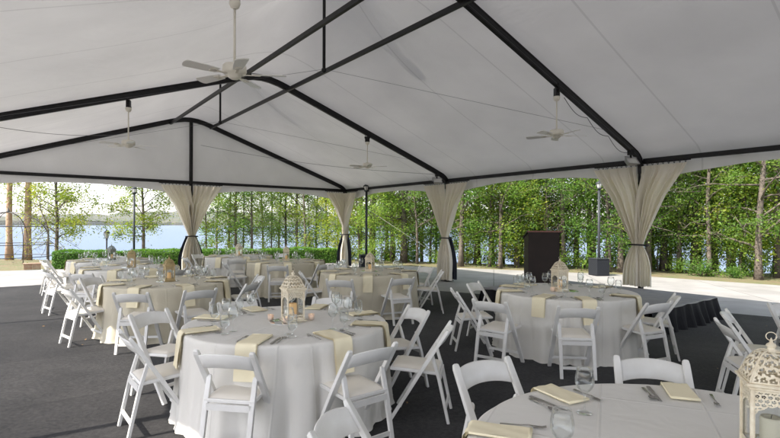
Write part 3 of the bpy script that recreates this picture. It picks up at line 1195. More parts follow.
# ------------------------------------------------------------------ folding chair
def make_chair():
    root = thing('folding_chair', 'x', 'chair')
    hw = 0.205
    # (y, z): posts run from the back top to the front foot
    def post(sx):
        mb = MB()
        x = sx * hw
        pr = [(-0.0125, -0.021), (0.0125, -0.021), (0.0145, -0.015), (0.0145, 0.015), (0.0125, 0.021), (-0.0125, 0.021), (-0.0145, 0.015), (-0.0145, -0.015)]
        path = [(x, -0.262, 0.782), (x, -0.259, 0.777), (x, -0.248, 0.755), (x, -0.04, 0.43), (x, 0.215, 0.012), (x, 0.222, 0.0)]
        mb.sweep(path, pr, (1, 0, 0), scale=[0.45, 0.8, 1, 1.12, 0.95, 0.9])
        return mb.build('leg', m_white_chair, root)

    def rear(sx):
        mb = MB()
        x = sx * (hw - 0.031)
        pr = [(-0.011, -0.017), (0.011, -0.017), (0.0125, -0.012), (0.0125, 0.012), (0.011, 0.017), (-0.011, 0.017), (-0.0125, 0.012), (-0.0125, -0.012)]
        path = [(x, -0.128, 0.578), (x, -0.130, 0.570), (x, -0.135, 0.55), (x, -0.19, 0.36), (x, -0.265, 0.01), (x, -0.268, 0.0)]
        mb.sweep(path, pr, (1, 0, 0), scale=[0.45, 0.8, 1, 1.1, 0.95, 0.9])
        return mb.build('leg', m_white_chair, root)
    for sx in (-1, 1):
        post(sx)
        r_ = rear(sx)
    for sx in (-1, 1):
        mb = MB()
        x = sx * (hw + 0.0125)
        for (yy, zz) in ((-0.131, 0.566), (-0.055, 0.447)):
            a0 = [(x, yy + 0.007 * math.cos(q * PI / 5), zz + 0.007 * math.sin(q * PI / 5)) for q in range(10)]
            a1 = [(x + sx * 0.0035, yy + 0.005 * math.cos(q * PI / 5), zz + 0.005 * math.sin(q * PI / 5)) for q in range(10)]
            mb.add(a0 + a1, [(q, (q + 1) % 10, (q + 1) % 10 + 10, q + 10) for q in range(10)] + [tuple(range(10, 20))])
        mb.build('bolt', m_bolt, root)
    # curved back slat, arched on top
    mb = MB()
    n = 16
    vs = []
    x1 = hw - 0.012
    for i in range(n + 1):
        k = 2 * i / n - 1
        x = x1 * k
        bow = 0.030 * (1 - k * k)
        top = 0.745 + 0.024 * (1 - abs(k) ** 2.4)
        bot = 0.632 + 0.022 * (1 - abs(k) ** 2.2)
        for z, th in ((bot, 0.0), (bot + 0.005, 0.006), (top - 0.005, 0.006), (top, 0.0)):
            yb = -0.178 - (z - 0.632) * 0.63 - bow
            vs.append((x, yb - 0.003 - th, z))
        for z, th in ((top, 0.0), (top - 0.005, 0.006), (bot + 0.005, 0.006), (bot, 0.0)):
            yb = -0.178 - (z - 0.632) * 0.63 - bow
            vs.append((x, yb + 0.003 + th, z))
    fs = [(i * 8 + j, (i + 1) * 8 + j, (i + 1) * 8 + (j + 1) % 8, i * 8 + (j + 1) % 8) for i in range(n) for j in range(8)]
    fs += [tuple(range(8)), tuple(n * 8 + j for j in range(8))[::-1]]
    mb.add(vs, fs, True)
    mb.build('backrest', m_white_chair, root)
    # seat frame and pad
    mb = MB()
    tilt = Matrix.Translation((0, 0.01, 0.425)) @ Matrix.Rotation(R(3.5), 4, 'X')
    mb.bevbox(-0.188, -0.20, -0.016, 0.188, 0.215, 0.012, 0.006, tilt)
    seat = mb.build('seat', m_white_chair, root)
    mb = MB()
    n = 14
    vs = []
    for j in range(n + 1):
        for i in range(n + 1):
            a, b = 2 * i / n - 1, 2 * j / n - 1
            e = max(abs(a), abs(b))
            h = 0.013 + 0.022 * (1 - e ** 5) ** 0.7 if e < 1 else 0.013
            sh = 1 - 0.035 * (min(abs(a), abs(b)) ** 6)
            vs.append((0.172 * a * sh, 0.005 + 0.192 * b * sh, h))
    mb.add(vs, [(j * (n + 1) + i, j * (n + 1) + i + 1, (j + 1) * (n + 1) + i + 1, (j + 1) * (n + 1) + i) for j in range(n) for i in range(n)], True, tilt)
    mb.build('cushion', m_pad, seat)
    for y0, z0, hx, w_, h_ in ((-0.196, 0.372, hw - 0.042, 0.016, 0.045), (-0.243, 0.115, hw - 0.042, 0.016, 0.030), (0.135, 0.13, hw - 0.012, 0.016, 0.030)):
        mb = MB()
        mb.bar([(-hx, y0, z0), (hx, y0, z0)], w_, h_)
        mb.build('stretcher', m_white_chair, root)
    return root


CHAIR = make_chair()
used_chair = [False]


def chair(bx, by, fx, fy, label):
    """bx, by: the middle of the back's top; fx, fy: where the sitter would look"""
    f = Vector((fx, fy, 0)).normalized()
    loc = (bx + 0.245 * f.x, by + 0.245 * f.y, 0.008)
    rz = math.atan2(-f.x, f.y)
    g = 'white folding chairs with ivory pads around the round tables'
    if not used_chair[0]:
        used_chair[0] = True
        CHAIR.location = loc
        CHAIR.rotation_euler = (0, 0, rz)
        CHAIR['label'] = label
        CHAIR['group'] = g
        return CHAIR
    return dup(CHAIR, loc, rz, label, g)


# ------------------------------------------------------------------ tables: cloth, settings
TZ = 0.762


def cloth(cx, cy_, Rr, label, mat, seed, group='floor-length tablecloths on the round tables'):
    rnd = random.Random(seed)
    n = 240
    nf = rnd.choice((17, 19, 20, 22))
    phs = [rnd.uniform(0, 2 * PI) for _ in range(6)]
    prof = [0.0, 0.3, 0.6, 0.85, 0.95, 0.985]
    vs = []
    rows = 0
    wr = lambda a, r: 0.0015 * math.sin(3 * a + phs[0] + r * 6) * r
    for r in prof:
        for i in range(n):
            a = 2 * PI * i / n
            vs.append((Rr * r * math.cos(a), Rr * r * math.sin(a), TZ + wr(a, r)))
        rows += 1
    down = [(0.997, -0.004), (1.003, -0.014)] + [(1.005, -0.03 - (TZ - 0.045) * k / 22) for k in range(23)]
    for kk, (r, dz) in enumerate(down):
        q = max(0.0, min(1.0, -dz / TZ))
        for i in range(n):
            a = 2 * PI * i / n
            wa = a + 0.10 * math.sin(2 * a + phs[1]) + 0.06 * math.sin(5 * a + phs[2])
            fold = 2 * abs(math.sin(0.5 * nf * (wa + 0.05 * math.sin(4 * a + phs[0])) + phs[3] + 0.3 * math.sin(q * 3 + phs[4] + a * 2))) ** 0.85 - 1
            f2 = math.sin((nf * 2 + 3) * wa + phs[5])
            amp = (0.003 + 0.044 * q ** 0.8) * (0.75 + 0.35 * math.sin(3 * a + phs[2]))
            rr = Rr * r + (0.018 * q + 0.03 * q * q) + amp * fold + 0.008 * q * f2
            z = TZ + dz
            if kk == len(down) - 1:
                z = 0.014 + 0.004 * math.sin(9 * a)
                rr += 0.01
            vs.append((rr * math.cos(a), rr * math.sin(a), z))
        rows += 1
    fs = [(j * n + i, j * n + (i + 1) % n, (j + 1) * n + (i + 1) % n, (j + 1) * n + i) for j in range(rows - 1) for i in range(n)]
    mb = MB()
    mb.add(vs, fs, True)
    o = mb.build('tablecloth', mat, None, (cx, cy_, 0))
    return tag(o, label, 'tablecloth', group)


def mesh_only(mb, name, mat):
    o = mb.build(name, mat)
    me = o.data
    bpy.data.objects.remove(o)
    return me


def place_mesh(name, me, loc, rz, label, cat, group, parent=None):
    o = bpy.data.objects.new(name, me)
    C.objects.link(o)
    o.location = loc
    o.rotation_euler = (0, 0, rz)
    tag(o, label, cat, group)
    if parent is not None:
        o.parent = parent
    return o


def mk_fork():
    mb = MB()
    # handle along -x -> tines along +x (local), z up
    path = [(-0.10, 0, 0.003), (-0.06, 0, 0.004), (-0.01, 0, 0.006), (0.025, 0, 0.010), (0.045, 0, 0.006)]
    wds = [0.008, 0.0065, 0.0035, 0.003, 0.009]
    vs = []
    for (x, y, z), w_ in zip(path, wds):
        vs += [(x, -w_, z), (x, w_, z), (x, w_ * 0.8, z + 0.0025), (x, -w_ * 0.8, z + 0.0025)]
    fs = [(i * 4 + j, (i + 1) * 4 + j, (i + 1) * 4 + (j + 1) % 4, i * 4 + (j + 1) % 4) for i in range(4) for j in range(4)]
    fs += [(0, 1, 2, 3), (19, 18, 17, 16)]
    mb.add(vs, fs, True)
    mb.box(0.044, -0.0115, 0.005, 0.062, 0.0115, 0.0072)
    for k in range(4):
        y = -0.0099 + 0.0066 * k
        mb.bar([(0.06, y, 0.006), (0.082, y, 0.0055), (0.100, y, 0.011)], 0.0027, 0.002)
    return mesh_only(mb, 'fork', m_steel)


def mk_spoon():
    mb = MB()
    path = [(-0.10, 0.003, 0.008), (-0.06, 0.004, 0.0065), (-0.01, 0.006, 0.0035), (0.04, 0.008, 0.003)]
    vs = []
    for x, z, w_ in path:
        vs += [(x, -w_, z), (x, w_, z), (x, w_ * 0.8, z + 0.0025), (x, -w_ * 0.8, z + 0.0025)]
    fs = [(i * 4 + j, (i + 1) * 4 + j, (i + 1) * 4 + (j + 1) % 4, i * 4 + (j + 1) % 4) for i in range(3) for j in range(4)]
    mb.add(vs, fs + [(0, 1, 2, 3)], True)
    vs, fs = [], []
    n, rings = 18, 5
    for j in range(rings + 1):
        q = j / rings
        for i in range(n):
            a = 2 * PI * i / n
            vs.append((0.068 + 0.03 * q * math.cos(a), 0.02 * q * math.sin(a) * (1 + 0.12 * math.cos(a)), 0.0025 + 0.0065 * q * q))
    fs = [(j * n + i, j * n + (i + 1) % n, (j + 1) * n + (i + 1) % n, (j + 1) * n + i) for j in range(rings) for i in range(n)]
    mb.add(vs, fs, True)
    return mesh_only(mb, 'spoon', m_steel)


def mk_knife():
    mb = MB()
    pts = [(-0.115, -0.006), (-0.11, -0.009), (-0.03, -0.0075), (0.0, -0.006), (0.02, -0.009), (0.09, -0.010), (0.115, -0.002), (0.118, 0.004), (0.02, 0.006), (0.0, 0.0055), (-0.03, 0.0075), (-0.11, 0.009), (-0.115, 0.006)]
    n = len(pts)
    vs = [(x, y, 0.002) for x, y in pts] + [(x, y, 0.0062 if x < 0.01 else 0.0036) for x, y in pts]
    mb.add(vs, [tuple(range(n))[::-1], tuple(range(n, 2 * n))] + [(i, (i + 1) % n, (i + 1) % n + n, i + n) for i in range(n)])
    return mesh_only(mb, 'knife', m_steel)


def mk_wine():
    mb = MB()
    h = 0.215
    mb.lathe([(0.0, 0.0015), (0.036, 0.0015), (0.0365, 0.003), (0.02, 0.006), (0.006, 0.012), (0.004, 0.03), (0.004, 0.085), (0.007, 0.094), (0.022, 0.104), (0.037, 0.122), (0.044, 0.145), (0.0435, 0.170), (0.038, 0.198), (0.0345, h), (0.0335, h), (0.037, 0.197), (0.0422, 0.170), (0.0427, 0.145), (0.036, 0.124), (0.021, 0.107), (0.0, 0.098)], 28)
    return mesh_only(mb, 'wine_glass', m_glass)


def mk_water():
    mb = MB()
    h = 0.175
    mb.lathe([(0.0, 0.0015), (0.034, 0.0015), (0.0345, 0.003), (0.016, 0.007), (0.008, 0.014), (0.007, 0.040), (0.012, 0.050), (0.030, 0.062), (0.038, 0.085), (0.040, 0.115), (0.038, 0.15), (0.036, h), (0.035, h), (0.037, 0.15), (0.0388, 0.115), (0.0365, 0.086), (0.028, 0.066), (0.0, 0.056)], 28)
    return mesh_only(mb, 'water_goblet', m_glass)


def mk_napkin(hang=0.24, over=0.30, w_=0.085, seed=0, Rr=0.905):
    """folded napkin: lies radially on the table (+x outward) and hangs over the edge; its origin is the table centre"""
    rnd = random.Random(seed)
    path = []
    r0 = Rr - over
    for k in range(9):
        path.append((r0 + (over - 0.004) * k / 8, TZ + 0.008))
    path += [(Rr + 0.002, TZ + 0.006), (Rr + 0.012, TZ - 0.006), (Rr + 0.017, TZ - 0.03)]
    for k in range(1, 9):
        q = k / 8
        path.append((Rr + 0.017 + 0.030 * q, TZ - 0.03 - (hang - 0.03) * q))
    mb = MB()
    for layer, (dz, ww, cut) in enumerate(((0.0, w_, 0), (0.0055, w_ * 0.97, 1), (0.0105, w_ * 0.93, 0))):
        P = path[:len(path) - (2 if layer == 1 else 0)]
        n = len(P)
        vs = []
        m = 7
        for k, (r, z) in enumerate(P):
            a, b = P[max(0, k - 1)], P[min(n - 1, k + 1)]
            tx, tz_ = b[0] - a[0], b[1] - a[1]
            l = math.hypot(tx, tz_)
            nx, nz = -tz_ / l, tx / l
            for i in range(m):
                y = ww * (2 * i / (m - 1) - 1)
                wob = 0.002 * math.sin(i * 1.7 + k * 0.8 + layer + seed)
                sk = 0.010 * math.sin(seed * 1.3) * k / n
                vs.append((r + nx * (dz + wob), y + sk, z + nz * (dz + wob)))
        mb.add(vs, [(k * m + i, k * m + i + 1, (k + 1) * m + i + 1, (k + 1) * m + i) for k in range(n - 1) for i in range(m - 1)], True)
    # rolled fold at the inner end and along one side
    mb.sweep([(r0, -w_ * 0.97, TZ + 0.0135), (r0, w_ * 0.97, TZ + 0.0135)], [(0.0085 * math.cos(a), 0.0075 * math.sin(a)) for a in (i * PI / 4 for i in range(8))], smooth=True)
    mb.sweep([(r + 0, w_ * 0.95, z + 0.0055) for r, z in path[:9]], [(0.006 * math.cos(a), 0.006 * math.sin(a)) for a in (i * PI / 4 for i in range(8))], smooth=True)
    return mesh_only(mb, 'napkin', m_napkin)


ME_FORK, ME_SPOON, ME_KNIFE, ME_WINE, ME_WATER = mk_fork(), mk_spoon(), mk_knife(), mk_wine(), mk_water()
ME_NAP = [mk_napkin(seed=i, hang=hh, over=oo) for i, (hh, oo) in enumerate(((0.25, 0.30), (0.22, 0.33), (0.27, 0.28)))]
ME_NAP3 = mk_napkin(seed=5, hang=0.2, over=0.25, w_=0.068, Rr=0.985)

SIDES = ['stage side', 'woods side', 'far side', 'lake side', 'open side', 'near open side', 'near side', 'near stage side']


def side_name(a):
    return SIDES[int(round((a % 360) / 45.0)) % 8]


def setting(cx, cy_, Rr, ang, tdesc, seed, nap=None, glasses=True):
    rnd = random.Random(seed * 100 + int(ang))
    a = R(ang)
    er = Vector((math.cos(a), math.sin(a), 0))      # outward
    et = Vector((-er.y, er.x, 0))                   # the sitter faces -er; et is on the sitter's ... right
    c = Vector((cx, cy_, 0))
    sd = side_name(ang)
    where = 'at the ' + sd + ' of ' + tdesc
    nm = nap or rnd.choice(ME_NAP)
    place_mesh('napkin', nm, (cx, cy_, 0), a + R(rnd.uniform(-1.5, 1.5)), 'folded butter yellow napkin ' + where, 'napkin', 'butter yellow napkins')
    z = TZ + 0.002

    def put(name, me, rad, tan, rz, desc, cat, grp):
        p = c + er * rad + et * tan
        place_mesh(name, me, (p.x, p.y, z), rz, desc + ' ' + where, cat, grp)
    inn = a + PI      # pointing at the centre
    j = lambda v: rnd.uniform(-v, v)
    k = Rr / 0.905
    put('fork', ME_FORK, 0.72 * k + j(0.015), -0.135 + j(0.01), inn + R(j(7)), 'silver fork', 'fork', 'forks on ' + tdesc)
    put('knife', ME_KNIFE, 0.73 * k + j(0.015), 0.135 + j(0.01), inn + R(j(7)), 'silver knife', 'knife', 'knives on ' + tdesc)
    put('spoon', ME_SPOON, 0.71 * k + j(0.02), 0.175 + j(0.01), inn + R(j(8)), 'silver spoon', 'spoon', 'spoons on ' + tdesc)
    if not glasses:
        return
    put('wine_glass', ME_WINE, 0.52 * k + j(0.02), 0.155 + j(0.02), 0, 'clear stemmed wine glass', 'wine glass', 'wine glasses on ' + tdesc)
    put('water_goblet', ME_WATER, 0.60 * k + j(0.02), 0.235 + j(0.015), 0, 'clear short-stemmed water goblet', 'goblet', 'water goblets on ' + tdesc)


# ------------------------------------------------------------------ lantern
def make_lantern(label, loc, rz, group, scale=1.0, candle=None, gold=None):
    mt = gold or m_lantern
    root = thing('lantern', label, 'lantern', loc, rz, group)
    root.scale = (scale,) * 3
    hs = 0.078
    mb = MB()
    mb.bevbox(-0.098, -0.098, 0.0, 0.098, 0.098, 0.012, 0.003)
    mb.bevbox(-0.088, -0.088, 0.0125, 0.088, 0.088, 0.026, 0.004)
    for sx in (-1, 1):
        for sy in (-1, 1):
            mb.box(sx * 0.09 - 0.008, sy * 0.09 - 0.008, -0.0, sx * 0.09 + 0.008, sy * 0.09 + 0.008, 0.010)
    mb.build('base', mt, root)
    for sx in (-1, 1):
        for sy in (-1, 1):
            mb = MB()
            x, y = sx * hs, sy * hs
            mb.bevbox(x - 0.006, y - 0.006, 0.0265, x + 0.006, y + 0.006, 0.278, 0.0015)
            mb.build('corner_post', mt, root)

    # pierced panels: a fine grid with the holes left out
    def pierced(fn, nu, nv, hole, th):
        """fn(u, v, d) -> point, d: inwards"""
        keep = [[not hole((i + 0.5) / nu, (j + 0.5) / nv) for i in range(nu)] for j in range(nv)]
        vs, fs, ix = [], [], {}

        def vid(i, j, k):
            if (i, j, k) not in ix:
                ix[(i, j, k)] = len(vs)
                vs.append(fn(i / nu, j / nv, th * k))
            return ix[(i, j, k)]
        for j in range(nv):
            for i in range(nu):
                if not keep[j][i]:
                    continue
                fs.append((vid(i, j, 0), vid(i + 1, j, 0), vid(i + 1, j + 1, 0), vid(i, j + 1, 0)))
                fs.append((vid(i, j + 1, 1), vid(i + 1, j + 1, 1), vid(i + 1, j, 1), vid(i, j, 1)))
                for (di, dj, a, b) in ((-1, 0, (0, 1), (0, 0)), (1, 0, (1, 0), (1, 1)), (0, -1, (0, 0), (1, 0)), (0, 1, (1, 1), (0, 1))):
                    ii, jj = i + di, j + dj
                    if 0 <= ii < nu and 0 <= jj < nv and keep[jj][ii]:
                        continue
                    p, q = (i + a[0], j + a[1]), (i + b[0], j + b[1])
                    fs.append((vid(*q, 0), vid(*p, 0), vid(*p, 1), vid(*q, 1)))
        return vs, fs

    def flower(u, v, cx, cy_, r):
        x, y = u - cx, v - cy_
        d = math.hypot(x, y)
        a = math.atan2(y, x)
        return r * 0.22 < d < r * (0.66 + 0.34 * abs(math.cos(2.5 * a)))

    def win_hole(u, v):
        # side panel: open below a scalloped arch, filigree above and a low pierced rail
        x = abs(2 * u - 1)
        if x > 0.93:
            return False
        arch = 0.66 + 0.13 * (1 - (x / 0.93) ** 2) - 0.02 * abs(math.sin(x * 8))
        if 0.13 < v < arch:
            return True
        if v >= arch + 0.02 and v < 0.975:
            uu_ = (u * 7) % 1
            row = (v * 16) % 1
            sh = 0.5 if int(v * 16) % 2 else 0
            uu_ = (u * 7 + sh) % 1
            return flower(uu_, row, 0.5, 0.5, 0.42)
        if 0.02 < v < 0.11:
            uu_ = (u * 7) % 1
            return flower(uu_, (v - 0.02) / 0.09, 0.5, 0.5, 0.42)
        return False
    z0, z1 = 0.0265, 0.2775
    for k in range(4):
        rm = Matrix.Rotation(PI / 2 * k, 4, 'Z')
        w_ = 2 * (hs - 0.0065)
        vs, fs = pierced(lambda u, v, d: (-w_ / 2 + w_ * u, -hs + d, z0 + (z1 - z0) * v), 70, 100, win_hole, 0.0022)
        mb = MB()
        mb.add(vs, fs, False, rm)
        p = mb.build('side_panel', mt, root)
        mb = MB()
        mb.box(-w_ / 2, -hs + 0.0045, z0, w_ / 2, -hs + 0.006, z1, rm)
        mb.build('pane', m_glass, p)
    # cornice
    mb = MB()
    mb.bevbox(-0.088, -0.088, 0.278, 0.088, 0.088, 0.290, 0.003)
    mb.bevbox(-0.099, -0.099, 0.2905, 0.099, 0.099, 0.303, 0.004)
    mb.build('cornice', mt, root)

    # dome: four pierced sails that meet on ribs
    def dome_r(v):
        return 0.086 * math.cos(min(1, v) * PI / 2 * 0.90) + 0.003
    def dome_z(v):
        return 0.3035 + 0.112 * math.sin(v * PI / 2) ** 1.15
    def sail(u, v, d):
        r = dome_r(v) - d
        x, y = 2 * u - 1, -1.0
        l = math.hypot(x, y)
        k = min(1.0, v * 2.2 + 0.15)          # square at the foot, round above
        f = (1 - k) + k * 1.12 / l
        return (x * r * f, y * r * f, dome_z(v))

    def dhole(u, v):
        if v < 0.06 or v > 0.90:
            return False
        x = abs(2 * u - 1)
        if x > 0.88:
            return False
        nrow = 5
        row = v * nrow
        cnt = max(2, int(round(6 * dome_r(v) / 0.09)))
        sh = 0.5 if int(row) % 2 else 0
        return flower((u * cnt + sh) % 1, row % 1, 0.5, 0.5, 0.45)
    for k in range(4):
        rm = Matrix.Rotation(PI / 2 * k, 4, 'Z')
        vs, fs = pierced(lambda u, v, d: sail(u, v, d), 60, 48, dhole, 0.002)
        mb = MB()
        mb.add(vs, fs, True, rm)
        p = mb.build('dome_panel', mt, root)
        mb = MB()
        mb.tube([sail(0, v / 14, 0) for v in range(15)], 0.0035, 6)
        rb = mb.build('rib', mt, root)
        rb.rotation_euler = (0, 0, PI / 2 * k)
    mb = MB()
    mb.lathe([(0.0, 0.408), (0.024, 0.410), (0.024, 0.416), (0.014, 0.420), (0.012, 0.428), (0.018, 0.434), (0.014, 0.441), (0.007, 0.446), (0.004, 0.458), (0.0, 0.466)], 16)
    mb.tube([(0.017 * math.cos(a), 0, 0.470 + 0.016 * math.sin(a)) for a in (i * 2 * PI / 16 for i in range(16))], 0.0018, 6, closed=True, up=(0, 1, 0))
    mb.build('finial', mt, root)
    # candle
    mb = MB()
    mb.lathe([(0.0, 0.0), (0.034, 0.0), (0.036, 0.004), (0.036, 0.128), (0.033, 0.134), (0.026, 0.129), (0.0, 0.126)], 24, z0=0.0265)
    mb.build('candle', candle or m_candle, root)
    mb = MB()
    mb.tube([(0, 0, 0.152), (0.001, 0, 0.16), (0.003, 0, 0.168)], 0.0012, 5)
    mb.build('wick', m_wick, root)
    return root


def dup_lantern(src, loc, rz, label, group, scale=0.82):
    return dup(src, loc, rz, label, group, scale)


# ------------------------------------------------------------------ place tables
TABLES = {
    # key: (x, y, R, description used in labels, material, seed, offset of the settings in degrees)
    1: (-0.94, 4.50, 0.905, 'the front table', m_cloth, 11),
    2: (2.39, 6.65, 0.905, 'the table before the stage', m_cloth, 12),
    3: (1.28, 1.80, 0.985, 'the biggest-lantern table', m_cloth, 13),
    4: (-0.40, 9.30, 0.905, 'the middle ivory table', m_cloth_ivory, 14),
    5: (-2.50, 11.80, 0.905, 'the ivory hedge table', m_cloth_ivory, 15),
    6: (-4.20, 13.60, 0.905, 'the white hedge table', m_cloth, 16),
    7: (-3.45, 7.60, 0.905, 'the lakeward ivory table', m_cloth_ivory, 17),
    8: (-5.30, 10.00, 0.905, 'the second lakeward table', m_cloth, 18),
    9: (-6.85, 12.00, 0.905, 'the last lakeward table', m_cloth, 19),
    10: (4.62, 4.05, 0.905, 'the table beyond the stage corner', m_cloth, 20),
}
ANG = {1: (29, 79, 127, 168, 212, 264, 309, 350), 2: (30, 75, 120, 144, 182, 230, 268, 318), 3: (71, 117, 161, 206, 251, 296, 341, 26)}
LAB = {
    1: 'white floor-length cloth on the front table, crossed by hanging yellow napkins',
    2: 'white cloth with soft folds on the round table before the stage',
    3: 'white cloth cut by the bottom edge, under the biggest lantern',
    4: 'ivory cloth on the round table behind the front one',
    5: 'ivory cloth on the round table in front of the clipped hedge',
    6: 'white cloth on the round table right against the hedge'.replace('right ', ''),
    7: 'ivory cloth on the round table on the lake side of the tent',
    8: 'white cloth on the second table towards the lake',
    9: 'white cloth on the last table towards the lake and plaza',
    10: 'white cloth on the table beyond the front corner of the stage',
}
for k, (x, y, rr, desc, mat, seed) in TABLES.items():
    cloth(x, y, rr, LAB[k], mat, seed)
    if k == 10:
        continue
    for a in ANG.get(k, tuple((seed * 13) % 45 + 45 * i for i in range(8))):
        setting(x, y, rr, a, desc, seed, ME_NAP3 if k == 3 else None, k != 3)

for gx_, gy_, d_ in ((0.93, 2.33, 'clear wine glass standing beside the folded napkin on the table with the biggest lantern'),
                     (0.64, 1.81, 'clear wine glass cut by the bottom edge, on the table with the biggest lantern')):
    place_mesh('wine_glass', ME_WINE, (gx_, gy_, TZ + 0.002), 0, d_, 'wine glass', 'wine glasses on the table with the biggest lantern')
LG = 'pierced metal candle lanterns on the tables'
LZ = TZ + 0.006
l1 = make_lantern('cream domed lantern with an amber candle in the middle of the front table', (-0.895, 4.52, LZ), R(32), LG)
l3 = make_lantern('biggest cream lantern with pierced dome, cut by the picture edge', (1.472, 1.886, TZ + 0.001), R(-24), LG, 1.0, m_candle_pale)
m_lant_gold = M('brassy_metal', (0.52, 0.40, 0.20), 0.5, noise=(40, (0.42, 0.31, 0.15), 0.22, 5))
m_lant_grey = M('grey_green_metal', (0.30, 0.32, 0.27), 0.5, noise=(40, (0.22, 0.24, 0.2), 0.22, 5))
dup_lantern(l1, (2.30, 6.62, LZ), R(15), 'cream lantern with candle on the table before the stage', LG, 0.95)
dup_lantern(l1, (-0.38, 9.30, LZ), R(70), 'cream lantern on the ivory table behind the front one', LG)
dup_lantern(l1, (-2.50, 11.80, LZ), R(10), 'cream lantern on the ivory table before the hedge', LG)
dup_lantern(l1, (-4.20, 13.60, LZ), R(50), 'cream lantern on the white table against the hedge', LG)


def recol(root, mt):
    for ch in root.children_recursive:
        if ch.type == 'MESH' and ch.data.materials[0] == m_lantern:
            ch.data = ch.data.copy()
            ch.data.materials[0] = mt
    return root


recol(dup_lantern(l1, (-3.43, 7.60, LZ), R(38), 'dull gold lantern on the ivory table on the lake side', LG), m_lant_gold)
recol(dup_lantern(l1, (-5.28, 10.0, LZ), R(20), 'dull gold lantern on the second white table towards the lake', LG), m_lant_gold)
recol(dup_lantern(l1, (-6.83, 12.0, LZ), R(60), 'grey green lantern on the last table towards the lake', LG), m_lant_grey)

# mirror plates and votives
def votive(x, y, label):
    root = thing('votive_candle', label, 'votive candle', (x, y, TZ + 0.0065), 0, 'lit votive candles around the lanterns')
    mb = MB()
    mb.lathe([(0.0, 0.001), (0.020, 0.001), (0.024, 0.006), (0.029, 0.055), (0.027, 0.055), (0.022, 0.008), (0.0, 0.006)], 20)
    mb.build('cup', m_votive, root)
    mb = MB()
    mb.lathe([(0.0, 0.008), (0.020, 0.008), (0.022, 0.028), (0.0, 0.029)], 16)
    mb.build('candle', m_candle_pale, root)
    mb = MB()
    mb.lathe([(0.0, 0.030), (0.004, 0.036), (0.0035, 0.043), (0.0, 0.054)], 10)
    mb.build('flame', m_flame, root)


for k, (x, y, rr, desc, mat, seed) in TABLES.items():
    if k in (3, 10):
        continue
    mb = MB()
    mb.lathe([(0.0, 0.005), (0.163, 0.005), (0.168, 0.003), (0.168, 0.0005), (0.0, 0.0005)], 40)
    o = mb.build('mirror_plate', m_mirror, None, (x, y, TZ), 0)
    tag(o, 'round mirror plate under the lantern on ' + desc, 'mirror plate', 'mirror plates under the lanterns')
V1 = TABLES[1]
votive(-1.10, 4.52, 'lit pink votive on the open side of the front table lantern')
votive(-0.935, 4.41, 'lit pink votive standing just before the front table lantern')
votive(-0.73, 4.56, 'lit pink votive on the stage side of the front table lantern')
votive(2.18, 6.55, 'lit votive beside the lantern on the table before the stage')

# ------------------------------------------------------------------ chairs
T = {k: Vector((v[0], v[1], 0)) for k, v in TABLES.items()}


def ch(bx, by, k, where, turn=0.0):
    f = T[k] - Vector((bx, by, 0))
    f = Matrix.Rotation(R(turn), 3, 'Z') @ f
    chair(bx, by, f.x, f.y, where)


ch(-2.08, 3.87, 1, 'chair in profile at the near open side of the front table', 10)
ch(-2.38, 4.85, 1, 'chair at the open side of the front table, behind the one in profile', -12)
ch(-1.13, 3.35, 1, 'chair with its back to the viewer at the front table, napkin beyond it')
ch(-0.12, 3.50, 1, 'chair at the near stage side of the front table, back to the viewer')
ch(0.50, 4.23, 1, 'chair in profile at the stage side of the front table')
ch(0.29, 5.12, 1, 'chair at the woods side of the front table, its arched back facing the viewer')
ch(-0.70, 5.82, 1, 'chair at the far side of the front table, behind the goblets', 2)
ch(-1.72, 5.52, 1, 'chair at the lake side of the front table, half hidden by napkins')
ch(-0.26, 2.24, 3, 'chair with only its back top in view, cut by the bottom edge', 0)
ch(0.60, 3.13, 3, 'chair facing the viewer across the table with the biggest lantern')
ch(1.71, 3.20, 3, 'chair at the far side of the table with the biggest lantern', 2)
ch(2.02, 5.24, 2, 'chair with its back to the viewer at the table before the stage', 8)
ch(1.15, 5.64, 2, 'chair at the near open side of the table before the stage', 12)
ch(0.87, 6.55, 2, 'chair in profile at the open side of the table before the stage')
ch(1.27, 7.40, 2, 'chair at the lake side of the table before the stage')
ch(3.07, 5.58, 2, 'chair at the near stage side of the table before the stage', -8)
ch(3.58, 6.12, 2, 'chair between the stage skirt and the table before the stage')
ch(-0.80, 7.76, 4, 'chair at the near side of the ivory table behind the front one', 5)
ch(0.22, 8.05, 4, 'chair at the near stage side of the ivory table behind the front one')
ch(0.98, 9.25, 4, 'chair in profile at the stage side of the ivory table behind the front one')
ch(0.75, 10.15, 4, 'chair at the woods side of the ivory table behind the front one')
ch(-1.62, 8.95, 4, 'chair at the open side of the ivory table behind the front one')
ch(-1.15, 10.60, 4, 'chair at the lake side of the ivory table behind the front one')
ch(-2.38, 10.35, 5, 'chair with its back to the viewer at the ivory table before the hedge')
ch(-1.42, 10.80, 5, 'chair at the near stage side of the ivory table before the hedge')
ch(-3.75, 11.10, 5, 'chair at the near open side of the ivory table before the hedge')
ch(-1.15, 12.20, 5, 'chair at the stage side of the ivory table before the hedge')
ch(-3.80, 12.15, 6, 'chair at the near side of the white table against the hedge')
ch(-5.30, 12.65, 6, 'chair at the near open side of the white table against the hedge')
ch(-5.55, 14.10, 6, 'chair at the open side of the white table against the hedge')
ch(-3.20, 14.60, 6, 'chair at the woods side of the white table against the hedge')
ch(-3.27, 6.18, 7, 'chair with its back to the viewer at the ivory table on the lake side', -3)
ch(-2.52, 6.52, 7, 'chair at the near stage side of the ivory table on the lake side', 0)
ch(-4.38, 6.62, 7, 'chair at the near open side of the ivory table on the lake side', 4)
ch(-4.85, 7.95, 7, 'chair at the open side of the ivory table on the lake side')
ch(-2.20, 8.30, 7, 'chair at the woods side of the ivory table on the lake side')
